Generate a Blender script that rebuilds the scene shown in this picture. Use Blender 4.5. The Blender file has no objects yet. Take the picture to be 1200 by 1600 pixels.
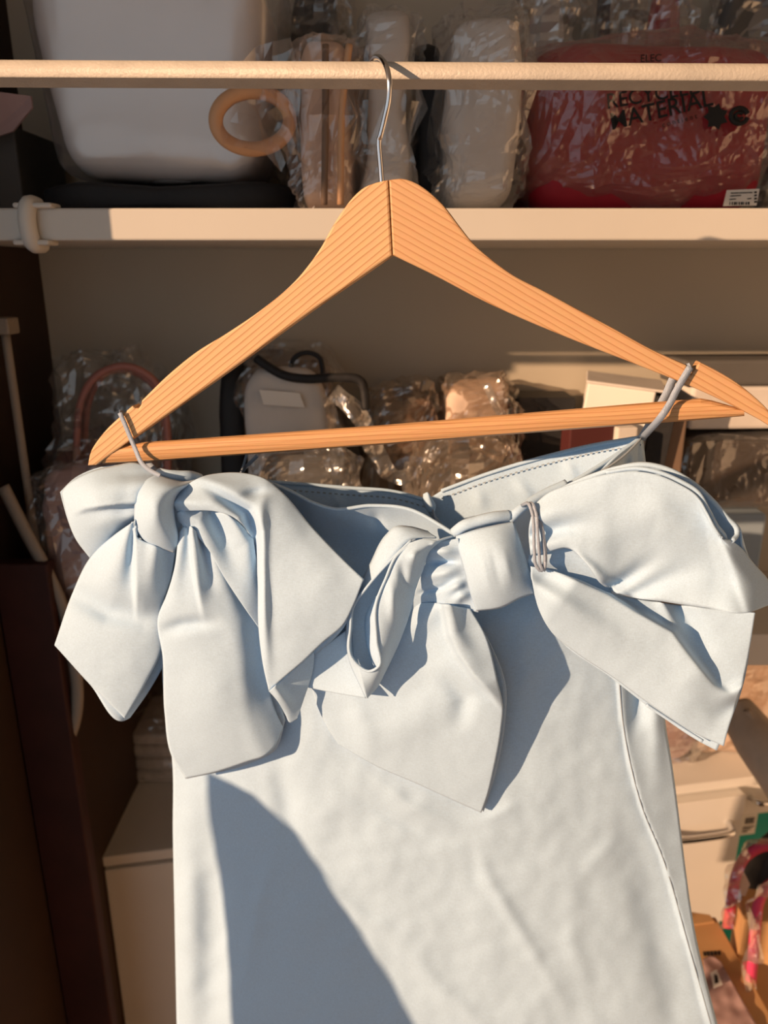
import bpy, bmesh, math, random
import numpy as np
from mathutils import Vector, Matrix, noise

# ------------------------------------------------------------------ camera, sky, sun, exposure
sc = bpy.context.scene
col = sc.collection
PITCH = math.radians(17.5)
FPX = 1200.0
cam_d = bpy.data.cameras.new('camera')
cam_d.sensor_fit = 'VERTICAL'; cam_d.sensor_height = 36.0; cam_d.lens = 27.0
cam_d.clip_start = 0.01
cam_d.dof.use_dof = True; cam_d.dof.focus_distance = 0.49; cam_d.dof.aperture_fstop = 8.0
cam = bpy.data.objects.new('camera', cam_d); col.objects.link(cam)
cam.rotation_euler = (math.pi/2 - PITCH, 0, 0)
sc.camera = cam

w = bpy.data.worlds.new('sky'); sc.world = w; w.use_nodes = True
w.node_tree.nodes['Background'].inputs[0].default_value = (0.86, 0.93, 1.0, 1)
w.node_tree.nodes['Background'].inputs[1].default_value = 0.63

SUN_X, SUN_Z = 1.50, 0.47          # sideways and downward travel of sunlight for each metre away from the viewer
sun_d = bpy.data.lights.new('sun', 'SUN'); sun_d.energy = 6.6; sun_d.angle = math.radians(0.53)
sun_d.color = (1.0, 0.62, 0.36)
sun = bpy.data.objects.new('sun', sun_d); col.objects.link(sun)
sun.rotation_euler = Vector((SUN_X, 1.0, -SUN_Z)).to_track_quat('-Z', 'Y').to_euler()

sc.view_settings.view_transform = 'Standard'; sc.view_settings.look = 'None'
sc.view_settings.gamma = 1.0; sc.view_settings.exposure = 0.0
sc.view_settings.use_curve_mapping = False

# ------------------------------------------------------------------ helpers
CP, SP = math.cos(PITCH), math.sin(PITCH)
def ray(px, py):
    a = (px-600.0)/FPX; b = (800.0-py)/FPX
    return np.array([a, CP + b*SP, -SP + b*CP])
def at(px, py, Y):
    d = ray(px, py); return Vector(d*(Y/d[1]))
YAW = 0.167
def on(px, py, h=0.0, Yp=0.512):
    """point of the tilted hanger / dress plane, h millimetres in front of it"""
    d = ray(px, py); return Vector(d*((Yp-h*0.001)/(d[1]+YAW*d[0])))
def onv(px, py, h, Yp=0.512):
    a = (px-600.0)/FPX; b = (800.0-py)/FPX
    d = np.stack([a, CP+b*SP, -SP+b*CP], -1)
    t = (Yp-h*0.001)/(d[..., 1]+YAW*d[..., 0])
    return d*t[..., None]
def plane_hit(px, py, p0, n):
    d = Vector(ray(px, py)); return d*(p0.dot(n)/d.dot(n))

def tag(o, label=None, cat=None, group=None, kind=None):
    if label: o['label'] = label
    if cat: o['category'] = cat
    if group: o['group'] = group
    if kind: o['kind'] = kind
    return o
def link(name, me, mat, parent=None, smooth=True):
    o = bpy.data.objects.new(name, me); col.objects.link(o)
    if mat: me.materials.append(mat)
    if smooth:
        me.polygons.foreach_set('use_smooth', [True]*len(me.polygons))
    if parent:
        o.parent = parent
        o.matrix_parent_inverse = Matrix.Translation(-parent.location) if parent.type == 'EMPTY' else Matrix()
    return o
def empty(name, loc, label=None, cat=None, group=None):
    o = bpy.data.objects.new(name, None); col.objects.link(o); o.location = loc; o.empty_display_size = 0.05
    return tag(o, label, cat, group)
def mesh(name, verts, faces):
    me = bpy.data.meshes.new(name); me.from_pydata([tuple(v) for v in verts], [], faces); me.update(); return me
def from_bm(name, bm, mat, parent=None, smooth=False):
    bmesh.ops.recalc_face_normals(bm, faces=bm.faces)
    me = bpy.data.meshes.new(name); bm.to_mesh(me); bm.free()
    return link(name, me, mat, parent, smooth)
def box(name, lo, hi, mat, parent=None, bev=0.0, M=None, smooth=False):
    bm = bmesh.new()
    bmesh.ops.create_cube(bm, size=1)
    lo = Vector(lo); hi = Vector(hi)
    for v in bm.verts:
        v.co = Vector([(lo[i]+hi[i])/2 + v.co[i]*(hi[i]-lo[i]) for i in range(3)])
    if bev: bmesh.ops.bevel(bm, geom=bm.edges[:], offset=bev, segments=2, affect='EDGES', profile=0.5)
    if M: bm.transform(M)
    return from_bm(name, bm, mat, parent, smooth)
def cr(pts, n):
    """centripetal-ish Catmull-Rom resample of points (k-dim) to n samples by chord length"""
    p = np.array(pts, float)
    if len(p) == 2:
        t = np.linspace(0, 1, n)[:, None]; return p[0]*(1-t)+p[1]*t
    d = np.linalg.norm(np.diff(p[:, :2], axis=0), axis=1); d = np.maximum(d, 1e-4)
    s = np.concatenate([[0], np.cumsum(d)])
    m = np.zeros_like(p)
    for i in range(len(p)):
        if i == 0: m[i] = (p[1]-p[0])/d[0]
        elif i == len(p)-1: m[i] = (p[-1]-p[-2])/d[-1]
        else: m[i] = ((p[i]-p[i-1])/d[i-1]*d[i] + (p[i+1]-p[i])/d[i]*d[i-1])/(d[i]+d[i-1])
    q = np.linspace(0, s[-1], n); k = np.clip(np.searchsorted(s, q, 'right')-1, 0, len(p)-2)
    h = d[k][:, None]; t = ((q-s[k])/d[k])[:, None]
    return ((2*t**3-3*t**2+1)*p[k] + (t**3-2*t**2+t)*h*m[k] + (-2*t**3+3*t**2)*p[k+1] + (t**3-t**2)*h*m[k+1])
def tube(name, pts, r, mat, parent=None, seg=8, n=None, closed=False, flat=1.0, smooth=True):
    """tube along 3-D points; r a number or a list"""
    P = np.array([tuple(p) for p in pts], float)
    n = n or max(8, len(P)*5)
    if closed:
        P = np.vstack([P, P[:1]])
    d = np.linalg.norm(np.diff(P, axis=0), axis=1); s = np.concatenate([[0], np.cumsum(d)])
    R = np.interp(np.linspace(0, s[-1], n), np.linspace(0, s[-1], len(r)), r) if isinstance(r, (list, tuple)) else np.full(n, r)
    idx = np.linspace(0, s[-1], n); k = np.clip(np.searchsorted(s, idx, 'right')-1, 0, len(P)-2)
    Q = np.zeros((n, 3))
    ext = (lambda i: P[(i) % (len(P)-1)]) if closed else (lambda i: P[min(max(i, 0), len(P)-1)])
    for i in range(n):
        a = k[i]; t = (idx[i]-s[a])/max(d[a], 1e-9)
        p0, p1, p2, p3 = ext(a-1), P[a], P[a+1], ext(a+2)
        Q[i] = 0.5*((2*p1)+(-p0+p2)*t+(2*p0-5*p1+4*p2-p3)*t*t+(-p0+3*p1-3*p2+p3)*t**3)
    if closed: Q = Q[:-1]; R = R[:-1]; n -= 1
    verts = []; up = None
    for i in range(n):
        tg = (Q[(i+1) % n]-Q[i-1]) if closed else (Q[min(i+1, n-1)]-Q[max(i-1, 0)])
        tg = Vector(tg).normalized()
        if up is None:
            up = tg.orthogonal().normalized()
            if abs(tg.dot(Vector((0, 1, 0)))) < 0.9: up = (Vector((0, 1, 0))-tg*tg.y).normalized()
        up = (up-tg*up.dot(tg)).normalized(); sd = tg.cross(up)
        for j in range(seg):
            a = 2*math.pi*j/seg
            verts.append(Vector(Q[i])+up*math.cos(a)*R[i]*flat+sd*math.sin(a)*R[i])
    faces = []
    m = n if closed else n-1
    for i in range(m):
        for j in range(seg):
            a = i*seg+j; b = i*seg+(j+1) % seg; c = ((i+1) % n)*seg+(j+1) % seg; e = ((i+1) % n)*seg+j
            faces.append((a, b, c, e))
    if not closed:
        faces.append(tuple(range(seg))[::-1]); faces.append(tuple(range((n-1)*seg, n*seg)))
    return link(name, mesh(name, verts, faces), mat, parent, smooth)

# cloth patches -----------------------------------------------------
def seg_dist(X, Y, poly):
    """unsigned distance, signed side (+ = right hand of travel on screen), end taper"""
    best = np.full(X.shape, 1e9); side = np.zeros(X.shape)
    for (x0, y0), (x1, y1) in zip(poly[:-1], poly[1:]):
        dx, dy = x1-x0, y1-y0; L2 = dx*dx+dy*dy
        t = np.clip(((X-x0)*dx+(Y-y0)*dy)/L2, 0, 1)
        d = np.hypot(X-x0-t*dx, Y-y0-t*dy)
        sg = ((X-x0)*(-dy)+(Y-y0)*dx)/math.sqrt(L2)
        m = d < best
        best = np.where(m, d, best); side = np.where(m, sg, side)
    # how far along, for tapering the ends
    x0, y0 = poly[0]; x1, y1 = poly[-1]; dx, dy = x1-x0, y1-y0; L = math.hypot(dx, dy)
    return best, side, ((X-x0)*dx+(Y-y0)*dy)/L**2
def relief_h(X, Y, rel):
    H = np.zeros(X.shape)
    for r in rel:
        k, poly, amp, wd = r[:4]
        d, s, t = seg_dist(X, Y, poly)
        if k == 'r':
            e = np.clip(np.minimum(t, 1-t)/0.5+0.05, 0, 1); e = e*e*(3-2*e)
            H += amp*e*np.exp(-(d/wd)**2)
        elif k == 'k':      # pleat running out of the knot: full at the start, fading and widening
            e = np.clip(1-t, 0, 1); e = e*e*(3-2*e); ww = wd*(1+0.9*np.clip(t, 0, 1))
            H += amp*e*np.exp(-(d/ww)**2)
        elif k == 'f':      # a fold: right-hand side of travel stands proud and falls back over 'decay'
            dec, tp = r[4], (r[5] if len(r) > 5 else 0.25)
            ta, tb = tp if isinstance(tp, tuple) else (tp, tp)
            e = np.clip(np.minimum(t/ta+0.05 if ta else 9, (1-t)/tb+0.05 if tb else 9), 0, 1); e = e*e*(3-2*e)
            sg = np.where(np.abs(s) < 1e-6, 1e-6, s); dd = np.sign(sg)*d
            H += amp*e*(1/(1+np.exp(-np.clip(dd/wd*2.2, -40, 40))))*np.exp(-np.maximum(dd, 0)/dec)
    return H
def coons(top, right, bottom, left, sp):
    lu = max(np.linalg.norm(np.diff(np.array(b)[:, :2], axis=0), axis=1).sum() for b in (top, bottom))
    lv = max(np.linalg.norm(np.diff(np.array(b)[:, :2], axis=0), axis=1).sum() for b in (left, right))
    nu, nv = max(6, int(lu/sp)), max(6, int(lv/sp))
    T, B, L, R = cr(top, nu), cr(bottom, nu), cr(left, nv), cr(right, nv)
    u = np.linspace(0, 1, nu)[None, :, None]; v = np.linspace(0, 1, nv)[:, None, None]
    G = (1-v)*T[None]+v*B[None]+(1-u)*L[:, None]+u*R[:, None] - ((1-u)*(1-v)*T[0]+u*(1-v)*T[-1]+(1-u)*v*B[0]+u*v*B[-1])
    return G, u[..., 0], v[..., 0]
LAST = {}
def patch(name, top, right, bottom, left, mat, parent, rel=(), bulge=0.0, sp=4.0, thick=1.3, wr=0.5, fn=None, seed=0, Yp=0.512):
    G, u, v = coons(top, right, bottom, left, sp)
    X, Y, H = G[..., 0], G[..., 1], G[..., 2]
    H = H + bulge*(np.sin(math.pi*u)**0.7)*(np.sin(math.pi*v)**0.7)
    H = H + relief_h(X, Y, rel)
    if fn is not None: H = H + fn(X, Y, u, v)
    if wr:
        N = np.zeros(X.shape)
        for i in range(X.shape[0]):
            for j in range(X.shape[1]):
                N[i, j] = noise.noise((X[i, j]/70+seed, Y[i, j]/70, seed*1.7))*0.7+noise.noise((X[i, j]/26, Y[i, j]/26+seed, 3.1))*0.3
        H = H+wr*3*N
    LAST['g'] = (X, Y, H)
    V = onv(X, Y, H, Yp).reshape(-1, 3); nv, nu = X.shape
    faces = [(i*nu+j, (i+1)*nu+j, (i+1)*nu+j+1, i*nu+j+1) for i in range(nv-1) for j in range(nu-1)]
    o = link(name, mesh(name, V, faces), mat, parent)
    if thick:
        m = o.modifiers.new('thickness', 'SOLIDIFY'); m.thickness = thick*0.001; m.offset = -1.0
    return o
def ribbon(name, pts, wid, mat, parent, n=24, Yp=0.512, thick=0.5):
    """flat ribbon: pts (px,py,h[,twist]) with its width in pixels"""
    q = cr(pts, n); V = []
    for i in range(n):
        a = q[max(i-1, 0)]; b = q[min(i+1, n-1)]; d = np.array([b[0]-a[0], b[1]-a[1]]); d /= max(np.linalg.norm(d), 1e-6)
        tw = q[i][3] if q.shape[1] > 3 else 0.0
        for s in (-1, 1):
            V.append(on(q[i][0]-d[1]*wid/2*s*math.cos(tw), q[i][1]+d[0]*wid/2*s*math.cos(tw), q[i][2]+s*math.sin(tw)*wid/2*0.43, Yp))
    o = link(name, mesh(name, V, [(2*i, 2*i+1, 2*i+3, 2*i+2) for i in range(n-1)]), mat, parent)
    m = o.modifiers.new('thickness', 'SOLIDIFY'); m.thickness = thick*0.001; m.offset = 0
    return o

# soft things -------------------------------------------------------
def superblob(name, lo, hi, mat, parent=None, ex=0.45, amp=0.0, freq=12, seed=0, nu=40, nv=24, ridged=False, taper=0.0, lean=(0, 0), flatbot=True, smooth=True, exz=None):
    """rounded, crumpled bag-like volume filling the box lo..hi"""
    lo = Vector(lo); hi = Vector(hi); c = (lo+hi)/2; s = (hi-lo)/2; exz = exz or ex
    pw = lambda x, e: math.copysign(abs(x)**e, x)
    V = []
    for i in range(nv+1):
        ph = -math.pi/2+math.pi*i/nv
        for j in range(nu):
            th = 2*math.pi*j/nu
            p = Vector((pw(math.cos(ph), exz)*pw(math.cos(th), ex), pw(math.cos(ph), exz)*pw(math.sin(th), ex), pw(math.sin(ph), exz)))
            k = 1+taper*p.z
            q = Vector((p.x*s.x*k, p.y*s.y*k, p.z*s.z))+c
            if amp:
                d = 0
                f = freq
                for o_ in range(3):
                    nn = noise.noise(q*f+Vector((seed*7.1, seed*3.3, o_*5.0)))
                    if ridged: nn = (1-abs(nn)*2)**2-0.4
                    d += nn/(1.9**o_); f *= 2.1
                nrm = Vector((p.x/s.x, p.y/s.y, p.z/s.z)).normalized()
                q += nrm*d*amp
            zz = (q.z-lo.z)
            q.x += lean[0]*zz; q.y += lean[1]*zz
            if flatbot and q.z < lo.z: q.z = lo.z
            V.append(q)
    F = []
    for i in range(nv):
        for j in range(nu):
            F.append((i*nu+j, i*nu+(j+1) % nu, (i+1)*nu+(j+1) % nu, (i+1)*nu+j))
    return link(name, mesh(name, V, F), mat, parent, smooth)
def pxbox(px0, px1, py0, py1, Y, dep, z0=None):
    """box whose front face at depth Y covers the pixel rectangle"""
    if z0 is not None and z0 > -0.5: dep = min(dep, YA-0.006-Y)
    a = at((px0+px1)/2, py0, Y); b = at((px0+px1)/2, py1, Y)
    ym = (py0+py1)/2
    x0 = at(px0, ym, Y).x; x1 = at(px1, ym, Y).x
    return Vector((x0, Y, b.z if z0 is None else z0)), Vector((x1, Y+dep, a.z))

# ------------------------------------------------------------------ materials
def mat(name, colr, rough=0.6, metal=0.0, spec=0.3, var=0.0, vscale=8.0, bump=0.0, bscale=60.0, sheen=0.0, coat=0.0, obj=True):
    m = bpy.data.materials.new(name); m.use_nodes = True
    nt = m.node_tree; b = nt.nodes['Principled BSDF']
    b.inputs['Roughness'].default_value = rough; b.inputs['Metallic'].default_value = metal
    b.inputs['Specular IOR Level'].default_value = spec
    if sheen: b.inputs['Sheen Weight'].default_value = sheen; b.inputs['Sheen Roughness'].default_value = 0.4
    if coat: b.inputs['Coat Weight'].default_value = coat
    b.inputs['Base Color'].default_value = (*colr, 1)
    tc = nt.nodes.new('ShaderNodeTexCoord')
    if var:
        n = nt.nodes.new('ShaderNodeTexNoise'); n.inputs['Scale'].default_value = vscale; n.inputs['Detail'].default_value = 4
        r = nt.nodes.new('ShaderNodeValToRGB')
        r.color_ramp.elements[0].position = 0.3; r.color_ramp.elements[1].position = 0.7
        r.color_ramp.elements[0].color = (*[c*(1-var) for c in colr], 1); r.color_ramp.elements[1].color = (*[min(1, c*(1+var)) for c in colr], 1)
        nt.links.new(tc.outputs['Object'], n.inputs['Vector']); nt.links.new(n.outputs['Fac'], r.inputs['Fac']); nt.links.new(r.outputs['Color'], b.inputs['Base Color'])
    if bump:
        n2 = nt.nodes.new('ShaderNodeTexNoise'); n2.inputs['Scale'].default_value = bscale; n2.inputs['Detail'].default_value = 3
        bp = nt.nodes.new('ShaderNodeBump'); bp.inputs['Strength'].default_value = bump; bp.inputs['Distance'].default_value = 0.002
        nt.links.new(tc.outputs['Object'], n2.inputs['Vector']); nt.links.new(n2.outputs['Fac'], bp.inputs['Height']); nt.links.new(bp.outputs['Normal'], b.inputs['Normal'])
    return m
def fabric_mat(name, colr):
    m = mat(name, colr, rough=0.8, spec=0.2, sheen=0.08)
    nt = m.node_tree; b = nt.nodes['Principled BSDF']; tc = nt.nodes.new('ShaderNodeTexCoord')
    mp = nt.nodes.new('ShaderNodeMapping'); mp.inputs['Scale'].default_value = (1, 1, 0.18); nt.links.new(tc.outputs['Object'], mp.inputs['Vector'])
    n = nt.nodes.new('ShaderNodeTexNoise'); n.inputs['Scale'].default_value = 2600; n.inputs['Detail'].default_value = 2; nt.links.new(mp.outputs['Vector'], n.inputs['Vector'])
    n3 = nt.nodes.new('ShaderNodeTexNoise'); n3.inputs['Scale'].default_value = 1500; n3.inputs['Detail'].default_value = 2
    mp3 = nt.nodes.new('ShaderNodeMapping'); mp3.inputs['Scale'].default_value = (0.2, 1, 1); nt.links.new(tc.outputs['Object'], mp3.inputs['Vector']); nt.links.new(mp3.outputs['Vector'], n3.inputs['Vector'])
    ad = nt.nodes.new('ShaderNodeMath'); ad.operation = 'ADD'; nt.links.new(n.outputs['Fac'], ad.inputs[0]); nt.links.new(n3.outputs['Fac'], ad.inputs[1])
    r = nt.nodes.new('ShaderNodeValToRGB'); r.color_ramp.elements[0].position = 0.3; r.color_ramp.elements[1].position = 0.7
    r.color_ramp.elements[0].color = (*[c*0.90 for c in colr], 1); r.color_ramp.elements[1].color = (*[min(1, c*1.10) for c in colr], 1)
    dv = nt.nodes.new('ShaderNodeMath'); dv.operation = 'MULTIPLY'; dv.inputs[1].default_value = 0.5; nt.links.new(ad.outputs[0], dv.inputs[0])
    nt.links.new(dv.outputs[0], r.inputs['Fac']); nt.links.new(r.outputs['Color'], b.inputs['Base Color'])
    bp = nt.nodes.new('ShaderNodeBump'); bp.inputs['Strength'].default_value = 0.12; bp.inputs['Distance'].default_value = 0.0006
    nt.links.new(dv.outputs[0], bp.inputs['Height']); nt.links.new(bp.outputs['Normal'], b.inputs['Normal'])
    return m
def wood_mat(name, ang, light=(0.70, 0.46, 0.25), dark=(0.46, 0.24, 0.105), freq=240, rough=0.5):
    m = mat(name, light, rough=rough, spec=0.3); nt = m.node_tree; b = nt.nodes['Principled BSDF']
    tc = nt.nodes.new('ShaderNodeTexCoord'); mp = nt.nodes.new('ShaderNodeMapping'); mp.inputs['Rotation'].default_value = (0, ang, 0)
    nt.links.new(tc.outputs['Object'], mp.inputs['Vector'])
    mps = nt.nodes.new('ShaderNodeMapping'); mps.inputs['Scale'].default_value = (0.06, 1, 1); nt.links.new(mp.outputs['Vector'], mps.inputs['Vector'])
    wv = nt.nodes.new('ShaderNodeTexWave'); wv.wave_type = 'BANDS'; wv.bands_direction = 'Z'; wv.wave_profile = 'SAW'
    wv.inputs['Scale'].default_value = freq*2.3/6.28; wv.inputs['Distortion'].default_value = 2.6; wv.inputs['Detail'].default_value = 2; wv.inputs['Detail Scale'].default_value = 1.0
    nt.links.new(mps.outputs['Vector'], wv.inputs['Vector'])
    r = nt.nodes.new('ShaderNodeValToRGB'); e = r.color_ramp.elements
    e[0].position = 0.0; e[0].color = (*light, 1); e[1].position = 1.0; e[1].color = (*dark, 1)
    x = r.color_ramp.elements.new(0.72); x.color = (*[a*0.8+d*0.2 for a, d in zip(light, dark)], 1)
    x = r.color_ramp.elements.new(0.93); x.color = (*dark, 1)
    nt.links.new(wv.outputs['Fac'], r.inputs['Fac'])
    n = nt.nodes.new('ShaderNodeTexNoise'); n.inputs['Scale'].default_value = 900; n.inputs['Detail'].default_value = 3; nt.links.new(mps.outputs['Vector'], n.inputs['Vector'])
    mx = nt.nodes.new('ShaderNodeMixRGB'); mx.blend_type = 'MULTIPLY'; mx.inputs['Fac'].default_value = 0.25
    nt.links.new(r.outputs['Color'], mx.inputs['Color1']); nt.links.new(n.outputs['Color'], mx.inputs['Color2'])
    hs = nt.nodes.new('ShaderNodeMixRGB'); hs.blend_type = 'MIX'; hs.inputs['Fac'].default_value = 0.6
    nt.links.new(r.outputs['Color'], hs.inputs['Color1']); nt.links.new(mx.outputs['Color'], hs.inputs['Color2'])
    nt.links.new(hs.outputs['Color'], b.inputs['Base Color'])
    return m
def film_mat(name, tint=(0.9, 0.9, 0.9), clear=0.72, rough=0.16, bscale=38.0, bst=0.7):
    m = bpy.data.materials.new(name); m.use_nodes = True; nt = m.node_tree; nt.nodes.clear()
    out = nt.nodes.new('ShaderNodeOutputMaterial'); mix = nt.nodes.new('ShaderNodeMixShader')
    tr = nt.nodes.new('ShaderNodeBsdfTransparent'); tr.inputs[0].default_value = (*[0.5+0.5*c for c in tint], 1)
    gl = nt.nodes.new('ShaderNodeBsdfGlossy'); gl.inputs['Roughness'].default_value = rough; gl.inputs['Color'].default_value = (0.95, 0.95, 0.95, 1)
    df = nt.nodes.new('ShaderNodeBsdfDiffuse'); df.inputs['Color'].default_value = (*tint, 1)
    pr = nt.nodes.new('ShaderNodeMixShader'); pr.inputs['Fac'].default_value = 0.18
    nt.links.new(gl.outputs[0], pr.inputs[1]); nt.links.new(df.outputs[0], pr.inputs[2])
    lw = nt.nodes.new('ShaderNodeLayerWeight'); lw.inputs['Blend'].default_value = 0.3
    mr = nt.nodes.new('ShaderNodeMapRange'); mr.inputs['To Min'].default_value = (1-clear)*0.6; mr.inputs['To Max'].default_value = min(1, 1-clear+0.35)
    tc = nt.nodes.new('ShaderNodeTexCoord'); vo = nt.nodes.new('ShaderNodeTexVoronoi'); vo.inputs['Scale'].default_value = bscale
    ns = nt.nodes.new('ShaderNodeTexNoise'); ns.inputs['Scale'].default_value = bscale*0.6; ns.inputs['Detail'].default_value = 4
    mx = nt.nodes.new('ShaderNodeMixRGB'); mx.inputs['Fac'].default_value = 0.3
    nt.links.new(tc.outputs['Object'], ns.inputs['Vector']); nt.links.new(tc.outputs['Object'], mx.inputs['Color1']); nt.links.new(ns.outputs['Color'], mx.inputs['Color2']); nt.links.new(mx.outputs['Color'], vo.inputs['Vector'])
    bp = nt.nodes.new('ShaderNodeBump'); bp.inputs['Strength'].default_value = bst; bp.inputs['Distance'].default_value = 0.006
    nt.links.new(vo.outputs['Distance'], bp.inputs['Height']); nt.links.new(bp.outputs['Normal'], gl.inputs['Normal']); nt.links.new(bp.outputs['Normal'], lw.inputs['Normal'])
    nt.links.new(lw.outputs['Facing'], mr.inputs['Value']); nt.links.new(mr.outputs['Result'], mix.inputs['Fac'])
    nt.links.new(tr.outputs[0], mix.inputs[1]); nt.links.new(pr.outputs[0], mix.inputs[2]); nt.links.new(mix.outputs[0], out.inputs['Surface'])
    return m

M_DRESS = fabric_mat('pale_blue_cloth', (0.435, 0.615, 0.815))
M_LIN = fabric_mat('pale_blue_lining', (0.435, 0.615, 0.815))
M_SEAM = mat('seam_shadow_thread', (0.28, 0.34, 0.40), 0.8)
M_RIB = mat('silver_grey_satin', (0.29, 0.36, 0.47), 0.35, spec=0.5, bump=0.3, bscale=1500)
M_CHROME = mat('polished_steel', (0.75, 0.76, 0.78), 0.14, metal=1.0)
M_ROD = mat('cream_painted_rod', (0.45, 0.415, 0.36), 0.45, spec=0.4, var=0.08, vscale=60, bump=0.25, bscale=500)
M_SHELF = mat('ivory_shelf', (0.57, 0.55, 0.505), 0.5, var=0.03)
M_BACK = mat('cream_back_wall', (0.46, 0.415, 0.335), 0.8, var=0.05, vscale=5)
M_DARKPANEL = mat('dark_brown_side_panel', (0.032, 0.016, 0.009), 0.6, var=0.15)
M_WALL = mat('room_plaster', (0.60, 0.55, 0.47), 0.85, var=0.03)
M_CEIL = mat('room_ceiling', (0.55, 0.52, 0.47), 0.9, var=0.03)
M_FLOOR = mat('brown_floor', (0.22, 0.14, 0.09), 0.6, var=0.2)
M_MAHOG = mat('mahogany_board', (0.035, 0.009, 0.006), 0.55, var=0.3, vscale=14)
M_WHITE = mat('white_laminate', (0.70, 0.68, 0.64), 0.5, var=0.03)
M_BLACK = mat('black_fabric', (0.018, 0.018, 0.020), 0.6, bump=0.4, bscale=120)
M_CLOUD = mat('frosted_white_plastic', (0.80, 0.75, 0.72), 0.5, spec=0.4, var=0.05, vscale=9)
M_BEIGE = mat('pinkish_beige_fabric', (0.56, 0.44, 0.36), 0.7, var=0.10, vscale=20, bump=0.3, bscale=60)
M_BEIGEL = mat('light_pinkish_beige', (0.74, 0.58, 0.49), 0.7, var=0.08, vscale=20, bump=0.3, bscale=40)
M_TAN = mat('tan_leather', (0.58, 0.33, 0.18), 0.5, bump=0.2, bscale=200)
M_GREY = mat('light_grey_canvas', (0.62, 0.58, 0.54), 0.75, var=0.08, vscale=15, bump=0.3, bscale=50)
M_DGREY = mat('dark_grey_canvas', (0.10, 0.095, 0.09), 0.7, var=0.1, bump=0.3, bscale=50)
M_RED = mat('crimson_bag', (0.34, 0.012, 0.028), 0.55, var=0.15, vscale=6, bump=0.2, bscale=20)
M_PINK = mat('dusty_pink_leather', (0.36, 0.15, 0.12), 0.5, bump=0.2, bscale=120)
M_HOT = mat('hot_pink_webbing', (0.58, 0.05, 0.13), 0.55, bump=0.3, bscale=400)
M_ROSE = mat('pale_rose_wrap', (0.42, 0.28, 0.27), 0.6, var=0.12, vscale=12)
M_BROWN = mat('brown_suede', (0.18, 0.12, 0.085), 0.75, var=0.15, vscale=14, bump=0.3, bscale=60)
M_DBROWN = mat('dark_brown_box', (0.040, 0.027, 0.020), 0.6, var=0.2)
M_KRAFT = mat('kraft_cardboard', (0.50, 0.29, 0.13), 0.8, var=0.07, vscale=12)
M_PAPER = mat('white_paper', (0.72, 0.70, 0.66), 0.7)
M_INK = mat('black_ink', (0.012, 0.012, 0.012), 0.6)
M_TEAL = mat('teal_card', (0.0, 0.30, 0.25), 0.5)
M_MAROON = mat('maroon_cover', (0.07, 0.018, 0.018), 0.5)
M_STEELBLUE = mat('blue_grey_card', (0.23, 0.29, 0.35), 0.6, var=0.04)
M_STRAP = mat('grey_beige_webbing', (0.26, 0.22, 0.18), 0.7, bump=0.3, bscale=300)
M_ROLL = mat('taupe_cloth', (0.58, 0.50, 0.42), 0.8, var=0.1, vscale=30)
M_GOLD = mat('brass', (0.72, 0.42, 0.12), 0.25, metal=1.0)
M_FILM = film_mat('clear_wrap', clear=0.80, rough=0.13, bscale=17, bst=0.6)
M_FILMC = film_mat('clear_wrap_hazy', (0.85, 0.84, 0.82), 0.58, 0.20, 15, 0.6)
M_FILMW = film_mat('clear_wrap_warm', (0.80, 0.68, 0.56), 0.66, 0.16, 14, 0.55)
M_FILMS = film_mat('clear_wrap_smooth', (0.85, 0.82, 0.80), 0.70, 0.25, 9, 0.25)
M_FILMB = film_mat('clear_wrap_soft', (0.85, 0.74, 0.66), 0.78, 0.20, 16, 0.35)
M_FILMR = film_mat('clear_wrap_red', (0.80, 0.62, 0.62), 0.80, 0.2, 20)

# ------------------------------------------------------------------ room and alcove
ZF, ZC = -1.40, 0.95
YB = 1.45                                  # back of the alcove
def S(name, lo, hi, m): return tag(box(name, lo, hi, m), kind='structure')
YA = 0.985                                  # back board of the shelf alcove
S('floor', (-4, -1.6, ZF-0.05), (1.3, YB+0.1, ZF), M_FLOOR)
S('ceiling', (-4, -1.16, ZC), (1.3, YB+0.1, ZC+0.1), M_CEIL)
S('wall_back', (-0.67, YB, ZF), (1.3, YB+0.1, ZC), M_BACK)
S('wall_alcove', (-0.42, YA, -0.45), (1.3, YA+0.012, ZC), M_BACK)
S('wall_right', (1.3, -1.16, ZF), (1.4, YB+0.1, ZC), M_WALL)
S('wall_left', (-0.62, 0.600, ZF), (-0.42, YB, ZC), M_DARKPANEL)
S('wall_front', (-4, 0.70, ZF), (-0.62, 0.80, ZC), M_WALL)
S('wall_rear', (0.1, -1.26, ZF), (1.4, -1.16, ZC), M_WALL)

# ------------------------------------------------------------------ upper shelf, rod
ZS = at(600, 325, 0.72).z; ZSB = at(600, 376, 0.72).z
sh = empty('upper_shelf', (0.3, 0.9, ZSB), 'long ivory shelf behind the wooden hanger, loaded with wrapped bags', 'shelf')
box('shelf_board', (-0.4195, 0.72, ZSB), (1.2995, YA-0.0005, ZS), M_SHELF, sh, 0.002)
pc = at(47, 357, 0.715)
tube('corner_clip', [(pc.x, 0.735, ZS+0.003), (pc.x, 0.717, ZS+0.002), (pc.x-0.001, 0.713, (ZS+ZSB)/2), (pc.x, 0.717, ZSB-0.002), (pc.x, 0.735, ZSB-0.003)], 0.0075, M_SHELF, sh, 10, 30)
box('clip_collar', (pc.x-0.012, 0.712, ZS-0.0005), (pc.x+0.022, 0.735, ZS+0.004), M_SHELF, sh, 0.002)
box('clip_collar', (pc.x-0.016, 0.712, ZSB-0.004), (pc.x+0.016, 0.735, ZSB+0.0005), M_SHELF, sh, 0.002)
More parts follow.
